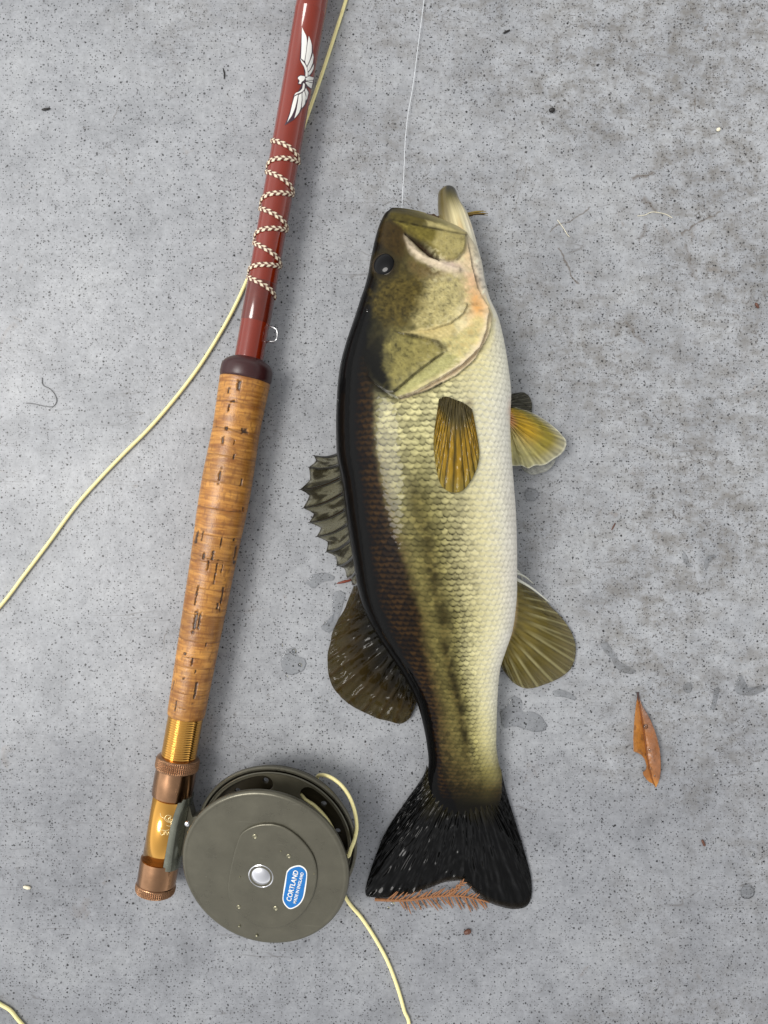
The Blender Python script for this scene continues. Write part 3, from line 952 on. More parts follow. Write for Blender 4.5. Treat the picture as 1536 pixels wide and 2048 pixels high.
    region([(985, 770), (1020, 850), (1035, 960), (1000, 1050), (940, 1130), (920, 1120), (985, 1000), (1000, 880)], (232, 222, 168), 0.7, 5, 0.15)
    region([(720, 1010), (830, 960), (930, 850), (955, 900), (930, 1010), (840, 1110), (770, 1080)], (200, 188, 126), 0.75, 6, 0.4, (168, 140, 80))
    region([(385, 300), (430, 240), (520, 250), (640, 290), (700, 330), (560, 318), (440, 292)], (72, 64, 28), 0.85, 4, 0.25)
    region([(620, 300), (760, 335), (855, 380), (760, 365), (640, 335)], (176, 164, 112), 0.8, 3, 0.2)
    region([(430, 296), (560, 325), (680, 352), (690, 400), (650, 440), (560, 398), (500, 355)], (104, 94, 42), 0.9, 4, 0.35)
    region([(690, 356), (855, 392), (856, 450), (835, 500), (790, 532), (745, 540), (712, 512), (672, 440)], (166, 154, 102), 0.9, 4, 0.35, (128, 116, 66))
    region([(520, 388), (600, 432), (660, 480), (705, 530), (640, 505), (570, 450)], (46, 30, 14), 0.95, 3, 0.2)
    region([(500, 385), (520, 400), (570, 455), (640, 510), (720, 550), (810, 575), (870, 600), (790, 605), (690, 585), (580, 535), (520, 470)], (206, 190, 164), 0.75, 4, 0.2)
    region([(520, 540), (600, 570), (700, 600), (740, 625), (640, 640), (540, 610)], (92, 76, 46), 0.75, 8, 0.3)
    region([(400, 300), (480, 350), (510, 450), (480, 520), (400, 480), (350, 420), (360, 340)], (52, 40, 16), 0.85, 8, 0.35)
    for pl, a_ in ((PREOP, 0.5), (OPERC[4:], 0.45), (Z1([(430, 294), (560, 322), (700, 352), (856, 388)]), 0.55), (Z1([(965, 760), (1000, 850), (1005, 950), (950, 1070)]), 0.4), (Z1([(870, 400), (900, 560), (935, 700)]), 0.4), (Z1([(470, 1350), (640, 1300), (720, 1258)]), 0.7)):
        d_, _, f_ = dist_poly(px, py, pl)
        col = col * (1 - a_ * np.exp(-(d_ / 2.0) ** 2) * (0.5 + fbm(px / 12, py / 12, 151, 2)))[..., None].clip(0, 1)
    # eye socket
    ex, ey = EYE[0] + 3, EYE[1]
    r = np.hypot((px - ex), (py - ey))
    disp += 0.0004 * np.exp(-((r - 27) / 5) ** 2)
    disp -= 0.0030 * (1 - sstep(14, 25, r))
    col = mixc(col, np.broadcast_to(lin((40, 34, 16)), col.shape), 0.7 * (1 - sstep(26, 34, r)))
    chx, chy = Z1([(560, 760)])[0]
    disp += 0.0016 * np.exp(-(((px - chx) / 55) ** 2 + ((py - chy) / 48) ** 2))
    # small knobs and pits on the flank
    col = np.clip(col, 0.002, 0.92)
    fade = np.clip(np.abs(sn), 0, 1) ** 0.35
    # smooth film normal from the undisplaced skin
    du = np.gradient(Vp, axis=0); dv = np.roll(Vp, -1, 1) - np.roll(Vp, 1, 1)
    FN = np.cross(du, dv); FN /= np.linalg.norm(FN, axis=-1)[..., None] + 1e-12
    FN *= np.sign((FN * N).sum(-1))[..., None]
    FN[..., 1] *= 0.35        # the film levels out along the body
    FN /= np.linalg.norm(FN, axis=-1)[..., None] + 1e-12
    Vp = Vp + N * (disp * np.broadcast_to(fade, disp.shape))[..., None]
    Vp[..., 2] = np.maximum(Vp[..., 2], 0.0004)
    nr, nc = px.shape
    F = grid_faces(nr, nc, True)
    V = Vp.reshape(-1, 3); C = col.reshape(-1, 3)
    # close both ends with a centre fan of quads is unnecessary: tiny rims are capped by n-gons
    o = mk('body', V, F, M_fish, fish, col=C, vec={'Film': FN.reshape(-1, 3)})
    me = o.data
    bm = bmesh.new(); bm.from_mesh(me)
    bm.verts.ensure_lookup_table()
    for base in (0, (nr - 1) * nc):
        try:
            f = bm.faces.new([bm.verts[base + i] for i in range(nc)])
            f.smooth = True
        except ValueError:
            pass
    bmesh.ops.recalc_face_normals(bm, faces=bm.faces)
    bm.to_mesh(me); bm.free()
    return Up, px, py


UPV, UPX, UPY = build_fish_body()


def body_z(x, y):
    """height of the fish's upper flank at a photo pixel"""
    d = (UPX[::3, :260:3] - x) ** 2 + (UPY[::3, :260:3] - y) ** 2
    i = np.unravel_index(np.argmin(d), d.shape)
    return UPV[::3, :260:3, 2][i]


# ---- lower jaw
def build_lower_jaw():
    keys = [  # y, cx, half width px, half thickness mm, mid z mm
        (374, 896, 7, 2.4, 19.5), (378, 896, 13, 4.5, 19.5), (386, 895, 18.5, 6.0, 19.5), (400, 897, 21.5, 7.2, 19.6), (430, 906, 29, 8.6, 20.0),
        (460, 914, 32, 9.6, 20.5), (495, 924, 31, 10.5, 21), (530, 934, 30, 11.4, 21.5), (570, 943, 28, 12.2, 22), (610, 955, 27, 12.5, 22), (660, 972, 24, 11, 22), (700, 978, 14, 7, 22)]
    Kk = np.array(keys, float)
    y = np.linspace(374, 700, 170)
    cx = pchip(y, Kk[:, 0], Kk[:, 1]); hw = pchip(y, Kk[:, 0], Kk[:, 2]); T = pchip(y, Kk[:, 0], Kk[:, 3]) * 1e-3; zc = pchip(y, Kk[:, 0], Kk[:, 4]) * 1e-3
    n = 80
    th = np.linspace(0, 2 * PI, n, endpoint=False)
    c = np.cos(th)[None]; s = np.sin(th)[None]
    px = cx[:, None] - hw[:, None] * c
    z = zc[:, None] + T[:, None] * s
    P = W(px, y[:, None] + 0 * px, zc[:, None] + 0 * px); P[..., 2] = z
    t = (1 - c) / 2 + 0 * px
    yy = y[:, None] + 0 * px
    tip = lin((40, 39, 28)); olive = lin((92, 84, 46)); pale = lin((206, 194, 148)); white = lin((232, 226, 204))
    col = mixc(np.broadcast_to(olive, px.shape + (3,)), np.broadcast_to(pale, px.shape + (3,)), sstep(405, 455, yy + 30 * (t - 0.3)))
    col = mixc(np.broadcast_to(tip, col.shape), col, sstep(382, 412, yy + 14 * (t - 0.5)))
    col = mixc(col, np.broadcast_to(lin((96, 84, 44)), col.shape), 0.75 * (1 - sstep(0.22, 0.45, t)) * (1 - sstep(440, 500, yy)))
    col = mixc(col, np.broadcast_to(white, col.shape), 0.75 * sstep(0.55, 0.85, t) * sstep(410, 470, yy))
    stre = vnoise((t * 26 + 0.4 * fbm(yy / 40, t * 3, 4)), yy / 46, 8)
    col = col * (0.80 + 0.34 * stre)[..., None]
    og = lin((206, 150, 84))
    col = mixc(col, np.broadcast_to(og, col.shape), 0.30 * sstep(0.55, 0.8, vnoise(t * 9, yy / 24, 12)) * sstep(430, 480, yy))
    rid = (stre - 0.5) * 0.0005
    P[..., 2] += rid * np.sign(s) * sstep(395, 420, yy)
    F = [tuple(f) for f in grid_faces(len(y), n, True)] + [tuple(range(n))[::-1], tuple(range((len(y) - 1) * n, len(y) * n))]
    o = mk('lower_jaw', P.reshape(-1, 3), F, M_jaw, fish, col=np.clip(col, 0.003, 0.9).reshape(-1, 3))
    fix_normals(o)


build_lower_jaw()

# ---- mouth lining: dark hollow between the jaws
mp = smooth_path([W(852, 440, 0.0185), W(872, 448, 0.0185), W(900, 470, 0.019), W(915, 500, 0.020)], 14)
tube('mouth_lining', mp, np.linspace(0.0035, 0.0060, 14), plain('mouth_dark', (70, 48, 30), 0.35, coat=0.5, var=0.3, vscale=500), fish, 14)


# ---- eye
def dome(name, cx, cy_, z0, rx, rz, mat, parent, n=40, m=14, up=None, squash=1.0):
    """dome of revolution around `up`, centre at pixel on height z0"""
    c = W(cx, cy_, z0)
    up = np.array([0, 0, 1.0]) if up is None else np.asarray(up, float) / np.linalg.norm(up)
    a = np.cross(up, [0, 1, 0]); a /= np.linalg.norm(a); b = np.cross(up, a)
    ph = np.linspace(0, PI / 2, m); th = np.linspace(0, 2 * PI, n, endpoint=False)
    V = c + (rx * np.cos(ph))[:, None, None] * (np.cos(th)[None, :, None] * a + squash * np.sin(th)[None, :, None] * b) + (rz * np.sin(ph))[:, None, None] * up
    V = V.reshape(-1, 3)
    F = [tuple(f) for f in grid_faces(m, n, True)] + [tuple(range((m - 1) * n, m * n)), tuple(range(n))[::-1]]
    return fix_normals(mk(name, V, F, mat, parent))


ez = body_z(*EYE)
en = np.array([-0.34, 0.12, 0.93])
eye = dome('eye', EYE[0] + 3, EYE[1], ez - 0.0013, 0.0069, 0.0016, M_eyering, fish, up=en)
pup = dome('pupil', EYE[0] + 3, EYE[1], ez - 0.0012, 0.0061, 0.0021, M_eye, eye, up=en)


# ---- fins
def sheet(name, P, col, alpha, mat, parent, thick=0.0005, ku=18.0, kv=5.0):
    nr, nc = P.shape[:2]
    Fv, Fu = np.meshgrid(np.linspace(0, kv, nr), np.linspace(0, ku, nc), indexing='ij')
    top = P.copy(); bot = P.copy(); bot[..., 2] -= thick
    bot[..., 2] = np.maximum(bot[..., 2], 0.0002); top[..., 2] = np.maximum(top[..., 2], bot[..., 2] + 0.0002)
    V = np.vstack([top.reshape(-1, 3), bot.reshape(-1, 3)])
    n = nr * nc
    Ft = grid_faces(nr, nc); Fb = grid_faces(nr, nc, flip=True, off=n)
    ring = np.concatenate([np.arange(nc), np.arange(1, nr) * nc + nc - 1, (nr - 1) * nc + np.arange(nc - 2, -1, -1), np.arange(nr - 2, 0, -1) * nc])
    r2 = np.roll(ring, -1)
    Fs = np.stack([ring, ring + n, r2 + n, r2], -1)
    F = np.vstack([Ft, Fb, Fs])
    C = np.vstack([col.reshape(-1, 3)] * 2)
    Al = np.concatenate([alpha.ravel()] * 2)
    o = mk(name, V, F, mat, parent, col=np.clip(C, 0.002, 0.9), attrs={'Alpha': np.clip(Al, 0, 1), 'Fu': np.concatenate([Fu.ravel()] * 2), 'Fv': np.concatenate([Fv.ravel()] * 2)})
    return fix_normals(o)


def fin(name, base, outer, zb, zt, nray, colfn, nu=150, nv=46, ridge=0.0004, zpow=0.8, wave=0.0006, seed=1, fringe=1.5, parent=None, thick=0.0005, sharp=1.0, smooth_b=True, kvf=4.0, zoff=None):
    b = smooth_path(base, nu) if smooth_b else resample(base, nu)
    o_ = smooth_path(outer, nu) if smooth_b else resample(outer, nu)
    u = np.linspace(0, 1, nu); v = np.linspace(0, 1, nv)
    U, V = np.meshgrid(u, v)
    XY = b[None] * (1 - V[..., None]) + o_[None] * V[..., None]
    # ragged free edge
    fr = (vnoise(U * nray * 1.5, V * 0, seed) - 0.5) * fringe * V**6
    dirv = (o_ - b); dirv = dirv / (np.linalg.norm(dirv, axis=1)[:, None] + 1e-9)
    XY = XY + dirv[None] * fr[..., None]
    ray = np.cos(2 * PI * nray * U + 0.6 * np.sin(7 * U)) * 0.5 + 0.5
    # rays branch toward the edge
    ray2 = np.cos(2 * PI * nray * 2 * U) * 0.5 + 0.5
    rr = ray ** sharp * (1 - 0.6 * V) + ray2 * 0.6 * V
    zb_ = zb(XY[0, :, 1])[None] if callable(zb) else zb
    Z = zb_ * (1 - V**zpow) + zt * V**zpow
    Z = Z + ridge * rr * (1 - 0.4 * V) + wave * (fbm(U * 5, V * 3, seed + 3, 2) - 0.5) * 2 * sstep(0, 0.3, V)
    Z = Z + ridge * 0.6 * (fbm(U * nray * 1.3, V * 9, seed + 60, 2) - 0.5) * sstep(0.1, 0.4, V)
    if zoff is not None:
        Z = Z + zoff(U, V)
    P = W(XY[..., 0], XY[..., 1], Z)
    col, al = colfn(U, V, rr, XY)
    return sheet(name, P, col, al, M_fin, parent or fish, thick, nray * 1.5, kvf)


def C3(c, shp):
    return np.broadcast_to(lin(c), shp + (3,))


# tail
def tail_col(U, V, rr, XY):
    sh = U.shape
    c = mixc(C3((34, 30, 13), sh), C3((5, 5, 4), sh), sstep(0.05, 0.36, V + 0.1 * (fbm(U * 30, V * 8, 2) - 0.5)))
    c = mixc(c, C3((48, 42, 18), sh), (1 - sstep(0.0, 0.20, V)) * sstep(0.25, 0.55, U) * 0.8)
    c = c * (0.75 + 0.45 * rr)[..., None]
    edge = sstep(0.93, 1.0, V) * sstep(0.3, 0.5, U) * (1 - sstep(0.6, 0.75, U))
    c = mixc(c, C3((38, 30, 18), sh), edge * 0.8)
    al = 1 - 0.25 * edge - 0.2 * sstep(0.97, 1, V)
    return c, al


fin('tail_fin',
    [(853, 1530), (862, 1548), (880, 1566), (905, 1576), (930, 1580), (955, 1577), (980, 1568), (997, 1556), (1004, 1545)],
    [(853, 1537), (843, 1560), (816, 1597), (775, 1658), (752, 1711), (735, 1762), (731, 1786), (740, 1793), (775, 1794), (812, 1790), (845, 1780), (875, 1770), (900, 1763), (922, 1762), (940, 1774), (955, 1790), (978, 1806), (1004, 1815), (1030, 1818), (1052, 1813), (1062, 1798), (1064, 1775), (1060, 1745), (1046, 1693), (1030, 1640), (1015, 1592), (1004, 1548)],
    0.0088, 0.0022, 26, tail_col, nu=420, nv=90, ridge=0.0010, kvf=6.0, zpow=1.0, wave=0.0007, seed=5, fringe=3, thick=0.0009, sharp=0.8)


# spiny dorsal fin with separate spines
SB = [(674, 905), (676, 928), (680, 952), (684, 982), (689, 1014), (692, 1044), (697, 1076), (703, 1108), (708, 1136), (713, 1160)]
STP = [(627, 911), (618, 934), (600, 979), (606, 1016), (618, 1045), (633, 1073), (652, 1104), (674, 1132), (694, 1156), (704, 1168)]
NOT = [(634, 922), (622, 960), (622, 990), (631, 1027), (645, 1055), (658, 1083), (673, 1112), (690, 1136), (701, 1158)]


def spiny():
    outer = []
    for i in range(10):
        outer.append(STP[i])
        if i < 9:
            a = np.array(STP[i]); b_ = np.array(STP[i + 1]); n_ = np.array(NOT[i])
            for f in (0.2, 0.5, 0.8):
                q = (1 - f) ** 2 * a + 2 * f * (1 - f) * n_ + f * f * b_
                outer.append(tuple(q * 0.35 + (n_ if f == 0.5 else (a if f < .5 else b_) * 0.3 + n_ * 0.7) * 0.65))
    nu = 10 * 16
    # parameterise so that each spine sits at a known column
    o_ = []
    b_ = []
    for i in range(9):
        for j in range(18):
            f = j / 18
            pts = [outer[4 * i], outer[4 * i + 1], outer[4 * i + 2], outer[4 * i + 3], outer[4 * i + 4]]
            o_.append([np.interp(f * 4, range(5), [p_[k] for p_ in pts]) for k in (0, 1)])
            b_.append([SB[i][k] * (1 - f) + SB[i + 1][k] * f for k in (0, 1)])
    o_.append(list(outer[-1])); b_.append(list(SB[-1]))
    o_ = np.array(o_); b_ = np.array(b_) + np.array([9, 0])
    nv = 30
    V, U = np.meshgrid(np.linspace(0, 1, nv), np.linspace(0, 1, len(o_)), indexing='ij')
    XY = b_[None] * (1 - V[..., None]) + o_[None] * V[..., None]
    # spines sweep back a little toward the tail
    XY[..., 1] += 10 * np.sin(PI * V) * 0.6
    zb_ = zc_y(XY[0, :, 1])[None] * 0.92
    ph = (np.arange(len(o_)) / 18.0)[None]
    between = np.abs(np.sin(PI * ph)) + 0 * V
    Z = zb_ * (1 - V**0.75) + 0.0030 * V**0.75 - 0.0014 * between * np.sin(PI * np.clip(V, 0, 1)) + 0.0004 * (fbm(U * 30, V * 4, 5) - .5)
    P = W(XY[..., 0], XY[..., 1], Z)
    sh = U.shape
    n_ = fbm(U * 34, V * 3, 77, 3)
    c = mixc(C3((112, 108, 84), sh), C3((46, 42, 26), sh), sstep(0.45, 0.62, n_))
    c = mixc(C3((24, 23, 15), sh), c, sstep(0.02, 0.25, V) * sstep(0.05, 0.35, between))
    rim = sstep(0.93, 1.0, V)
    c = mixc(c, C3((24, 22, 14), sh), rim * 0.9)
    al = 0.40 + 0.3 * (1 - between) ** 2 + 0.3 * rim + 0.3 * (1 - sstep(0, .15, V)) + 0.22 * sstep(0.45, 0.6, n_)
    d = sheet('spiny_dorsal_fin', P, c, al, M_web, fish, 0.0004)
    M_spine = plain('fin_spine', (22, 20, 11), 0.22, coat=0.9, var=0.2, vscale=300)
    for i in range(10):
        vv = np.linspace(0, 1.03, 18)
        q = np.array(SB[i])[None] * (1 - vv[:, None]) + np.array(STP[i])[None] * vv[:, None]
        q[:, 0] += 9 * (1 - vv)
        q[:, 1] += 6 * np.sin(PI * np.clip(vv, 0, 1))
        z = zc_y(SB[i][1]) * 0.92 * (1 - vv.clip(0, 1)**0.75) + 0.0030 * vv.clip(0, 1)**0.75 + 0.0004
        tube('spine', W(q[:, 0], q[:, 1], z), np.linspace(0.00110, 0.00025, 18), M_spine, d, 8)


spiny()


def sdorsal_col(U, V, rr, XY):
    sh = U.shape
    c = mixc(C3((20, 18, 9), sh), C3((56, 44, 20), sh), sstep(0.05, 0.75, V))
    c = mixc(c, C3((96, 86, 52), sh), (1 - rr) * sstep(0.45, 0.9, V) * 0.75)
    c = c * (0.45 + 0.42 * rr)[..., None]
    al = 0.97 - 0.30 * sstep(0.6, 1, V) * (1 - rr)
    return c, al


fin('soft_dorsal_fin',
    [(718, 1158), (728, 1185), (738, 1212), (752, 1245), (772, 1280), (790, 1310), (806, 1340), (822, 1372), (836, 1402)],
    [(712, 1158), (694, 1206), (678, 1238), (664, 1270), (657, 1305), (656, 1335), (662, 1362), (678, 1390), (702, 1412), (738, 1430), (772, 1441), (800, 1446), (818, 1438), (828, 1420), (834, 1404)],
    lambda y: zc_y(y) * 0.80, 0.0022, 13, sdorsal_col, nu=260, nv=60, ridge=0.0012, zpow=0.7, wave=0.0012, seed=21, fringe=4)


def anal_col(U, V, rr, XY):
    sh = U.shape
    c = mixc(C3((120, 106, 52), sh), C3((88, 78, 34), sh), sstep(0.05, 0.6, V))
    c = mixc(c, C3((104, 96, 70), sh), sstep(0.5, 1.0, V) * (1 - 0.6 * U))
    c = mixc(c, C3((176, 168, 120), sh), sstep(0.55, 0.95, 1 - rr) * sstep(0.12, 0.5, V) * 0.75)
    c = c * (0.80 + 0.3 * rr)[..., None]
    c = mixc(C3((205, 176, 128), sh), c, sstep(0.0, 0.10, V))
    al = 0.94 - 0.28 * sstep(0.35, 1, V) * (1 - rr) - 0.10 * sstep(0.9, 1, V)
    return c, al


anal = fin('anal_fin',
           [(1030, 1160), (1030, 1185), (1029, 1212), (1024, 1240), (1016, 1270), (1006, 1298), (997, 1324)],
           [(1040, 1160), (1066, 1182), (1094, 1204), (1128, 1242), (1146, 1272), (1152, 1296), (1148, 1324), (1128, 1350), (1096, 1367), (1060, 1377), (1030, 1368), (1009, 1345), (1000, 1326)],
           lambda y: zc_y(y) * 0.85, 0.0025, 13, anal_col, nu=260, nv=60, ridge=0.0009, zpow=0.75, wave=0.0009, seed=31, fringe=3)
M_spine2 = plain('pale_spine', (196, 196, 182), 0.25, coat=0.8)
for k, (a, b_) in enumerate((((1031, 1146), (1067, 1168)), ((1032, 1158), (1100, 1206)), ((1032, 1140), (1046, 1160)))):
    v = np.linspace(0, 1, 12)
    q = np.array(a)[None] * (1 - v[:, None]) + np.array(b_)[None] * v[:, None]
    q[:, 1] -= 4 * np.sin(PI * v)
    tube('spine', W(q[:, 0], q[:, 1], zc_y(1150) * 0.85 * (1 - v) + 0.010 * v), np.linspace(0.0009, 0.0002, 12), M_spine2, anal, 8)


def pect_col(U, V, rr, XY):
    sh = U.shape
    base = mixc(C3((74, 66, 36), sh), C3((92, 82, 48), sh), U)
    c = mixc(base, C3((146, 114, 34), sh), sstep(0.2, 0.5, V))
    c = mixc(c, C3((140, 120, 52), sh), sstep(0.75, 1.0, V))
    c = mixc(c, C3((66, 56, 24), sh), (1 - sstep(0.15, 0.45, rr)) * 0.85 * sstep(0.05, 0.2, V))
    c = mixc(c, C3((70, 62, 40), sh), 0.7 * (1 - sstep(0.15, 0.30, V)))
    c = mixc(c, C3((60, 54, 36), sh), 0.45 * (1 - sstep(0.0, 0.25, U)) * (1 - sstep(.8, 1, V)))
    al = 1 - 0.10 * sstep(0.85, 1, V)
    return c, al


# pectoral fin lies folded on the flank
def pect():
    base = [(878, 797), (892, 793), (910, 799), (928, 806), (944, 818)]
    outer = [(873, 832), (867, 878), (871, 928), (881, 968), (896, 982), (912, 985), (928, 979), (945, 956), (956, 930), (959, 905), (956, 880), (948, 835)]
    nu, nv = 220, 60
    b = smooth_path(base, nu); o_ = smooth_path(outer, nu)
    U, V = np.meshgrid(np.linspace(0, 1, nu), np.linspace(0, 1, nv))
    XY = b[None] * (1 - V[..., None]) + o_[None] * V[..., None]
    ray = np.cos(2 * PI * 19 * (U + 0.02 * np.sin(6 * U))) * .5 + .5
    rr = ray * (1 - 0.35 * V) + 0.35 * V * (np.cos(2 * PI * 38 * U) * .5 + .5)
    xs = np.linspace(850, 975, 26); ys = np.linspace(785, 995, 40)
    zz = np.array([[body_z(x, y) for x in xs] for y in ys])
    fx = np.clip((XY[..., 0] - xs[0]) / (xs[1] - xs[0]), 0, 24.999); fy = np.clip((XY[..., 1] - ys[0]) / (ys[1] - ys[0]), 0, 38.999)
    i = fy.astype(int); j = fx.astype(int); a = fy - i; c_ = fx - j
    Z = (zz[i, j] * (1 - a) * (1 - c_) + zz[i + 1, j] * a * (1 - c_) + zz[i, j + 1] * (1 - a) * c_ + zz[i + 1, j + 1] * a * c_)
    Z = Z + 0.0007 + 0.0022 * sstep(0, 0.25, V) * (1 - 0.45 * V) + 0.0003 * rr - 0.0008 * np.abs(U - 0.5) * 2
    P = W(XY[..., 0], XY[..., 1], Z)
    c, al = pect_col(U, V, rr, XY)
    sheet('pectoral_fin', P, c, al, M_fin, fish, 0.0006)
    # fleshy root at the fin's base
    zroot = body_z(908, 800)


pect()


def pelv_col(U, V, rr, XY):
    sh = U.shape
    c = mixc(C3((218, 156, 104), sh), C3((186, 150, 44), sh), sstep(0.03, 0.2, V))
    c = mixc(c, C3((146, 132, 54), sh), sstep(0.35, 0.7, V))
    c = mixc(c, C3((184, 180, 152), sh), sstep(0.72, 1.0, V) * 0.85)
    c = mixc(c, C3((214, 208, 150), sh), sstep(0.55, 0.95, U) * 0.7)
    c = c * (0.68 + 0.5 * rr)[..., None]
    rim = sstep(0.96, 1, V)
    c = mixc(c, C3((226, 224, 205), sh), rim * 0.7)
    al = 0.96 - 0.42 * sstep(0.55, 0.98, V) * (1 - 0.4 * rr) + 0.35 * rim
    return c, al


def pelv2_col(U, V, rr, XY):
    sh = U.shape
    c = mixc(C3((150, 146, 128), sh), C3((176, 176, 166), sh), V)
    rim = sstep(0.95, 1, V)
    return c * (0.8 + 0.3 * rr)[..., None], 0.42 + 0.35 * rim


fin('pelvic_fin', [(1016, 818), (1017, 826), (1017, 836), (1018, 846), (1020, 858)],
    [(1030, 815), (1062, 824), (1097, 846), (1122, 869), (1133, 884), (1128, 902), (1113, 916), (1092, 930), (1072, 930), (1058, 938), (1042, 932), (1024, 931)],
    0.026, 0.0110, 11, pelv_col, nu=220, nv=56, ridge=0.0007, zpow=0.8, wave=0.0012, seed=41, fringe=5)
fin('pelvic_fin', [(1016, 830), (1017, 842), (1018, 856), (1019, 866)],
    [(1040, 850), (1080, 880), (1110, 900), (1113, 916), (1104, 932), (1086, 944), (1066, 950), (1048, 942), (1036, 926)],
    0.019, 0.0040, 9, pelv2_col, nu=120, nv=36, ridge=0.0004, zpow=0.8, wave=0.0010, seed=47, fringe=4)


def far_col(U, V, rr, XY):
    sh = U.shape
    return mixc(C3((48, 46, 36), sh), C3((92, 90, 76), sh), rr), 0.92 - 0.12 * V


fin('pectoral_fin', [(1012, 790), (1010, 800), (1010, 812), (1012, 826)], [(1030, 786), (1048, 785), (1060, 794), (1064, 808), (1064, 824), (1058, 838)], 0.010, 0.0035, 9, far_col,
    nu=90, nv=30, ridge=0.0005, seed=51, fringe=2)

# droplets on the back of the head
# ------------------------------------------------------------------ the rod
ZR = 0.0150
AXX = lambda y: 624.5 - 0.1766 * y


def RA(y):
    return W(AXX(y), y, ZR)


rdir = RA(1000) - RA(0); rdir /= np.linalg.norm(rdir)
rside = np.array([-rdir[1], rdir[0], 0.0])          # pointing to the reel side (+x)
if rside[0] < 0:
    rside = -rside
rup = np.array([0, 0, 1.0])
KR = K(ZR) * 0.985
rod = root('fly_rod', 'red glass fly rod with cork grip and gold reel seat', 'fishing rod', tuple(W(AXX(1000), 1000, 0.0)))


def lathe(name, prof, mat, parent, n=96, closed=True, col=None, disp=None, nsub=None):
    """prof: list of (y pixel along axis, half width in px)"""
    pr = np.asarray(prof, float)
    if nsub:
        yy = np.linspace(pr[0, 0], pr[-1, 0], nsub)
        pr = np.stack([yy, np.interp(yy, pr[:, 0], pr[:, 1])], -1)
    th = np.linspace(0, 2 * PI, n, endpoint=False)
    C = np.array([RA(y) for y in pr[:, 0]])
    R = pr[:, 1][:, None] * KR + (disp(pr[:, 0][:, None], th[None]) if disp else 0)
    R = R + 0 * th[None]
    V = C[:, None] + R[..., None] * (np.cos(th)[None, :, None] * rside + np.sin(th)[None, :, None] * rup)
    F = [tuple(f) for f in grid_faces(len(pr), n, True)]
    if closed:
        F += [tuple(range(n))[::-1], tuple(range((len(pr) - 1) * n, len(pr) * n))]
    c = col(V, pr[:, 0][:, None] + 0 * R, th[None] + 0 * R) if col else None
    o = mk(name, V.reshape(-1, 3), F, mat, parent, col=None if c is None else c.reshape(-1, 3))
    fix_normals(o)
    # crisp edges where the profile turns sharply
    for e in o.data.edges:
        pass
    return o


def autosmooth(o, deg=35):
    me = o.data
    bm = bmesh.new(); bm.from_mesh(me)
    for e in bm.edges:
        if len(e.link_faces) == 2 and e.calc_face_angle(0) > math.radians(deg):
            e.smooth = False
    bm.to_mesh(me); bm.free()
    return o


autosmooth(lathe('blank', [(-90, 31.6), (26, 31.2), (28, 31.2), (29, 30.6), (200, 30.0), (400, 29.8), (560, 29.4), (722, 29.0)], M_blank, rod, n=128))
autosmooth(lathe('thread_wrap', [(566, 29.4), (569, 30.1), (642, 30.0), (645, 29.2)], M_wrap, rod, n=96))
lathe('winding_check', [(717, 29.5), (719, 34), (723, 41), (728, 47), (733, 50.5), (738, 52), (748, 52.4), (756, 52.2), (760, 50.5), (761, 40)], M_check, rod)

# cork rings
CPROF = np.array([(760, 51.2), (800, 49.6), (861, 47.6), (905, 49), (966, 50.6), (1020, 49.8), (1072, 47.6), (1140, 45.2), (1212, 43.2), (1318, 40.4), (1400, 38.4), (1422, 37.8), (1432, 36.6)])


def Z7(x, y):
    return 300 + x / 2.843, 720 + y / 2.843


PITS = [(505, 140, 12, 32), (447, 172, 5, 22), (470, 235, 12, 6), (445, 278, 5, 26), (433, 388, 9, 12), (535, 405, 20, 17), (413, 455, 8, 26), (478, 470, 4, 20), (478, 545, 6, 20), (395, 662, 7, 44), (520, 690, 5, 22),
        (530, 850, 5, 16), (262, 1010, 9, 52), (297, 1000, 4, 36), (405, 1040, 5, 36), (480, 1020, 6, 11), (487, 1090, 6, 46), (305, 1110, 5, 22), (357, 1110, 7, 30), (483, 1150, 11, 12), (330, 1170, 5, 32), (375, 1210, 5, 70),
        (412, 1180, 4, 30), (262, 1345, 5, 70), (410, 1350, 6, 65), (255, 1490, 10, 62), (280, 1490, 7, 55), (320, 1620, 6, 20), (240, 1710, 6, 26), (200, 1672, 9, 11), (260, 1770, 5, 16), (258, 1890, 7, 60), (145, 1970, 4, 36), (190, 1812, 9, 9), (385, 1400, 6, 20), (130, 1850, 4, 30)]
PITS = [Z7(x, y) + (w / 2.843, h / 2.843) for x, y, w, h in PITS]
CRACKS = [[Z7(365, 375), Z7(430, 385), Z7(500, 408), Z7(560, 415)], [Z7(380, 850), Z7(450, 862), Z7(520, 858)], [Z7(240, 1095), Z7(330, 1130), Z7(480, 1150)], [Z7(330, 1410), Z7(400, 1420)], [Z7(190, 1690), Z7(280, 1700)], [Z7(110, 1960), Z7(200, 1990)]]
NR = 13
bounds = np.linspace(760, 1432, NR + 1)
ring_tone = [1.00, 1.02, 0.95, 0.84, 1.10, 1.02, 0.88, 1.0, 0.96, 0.78, 1.02, 0.92, 0.86]
ring_var = rng.random(NR)


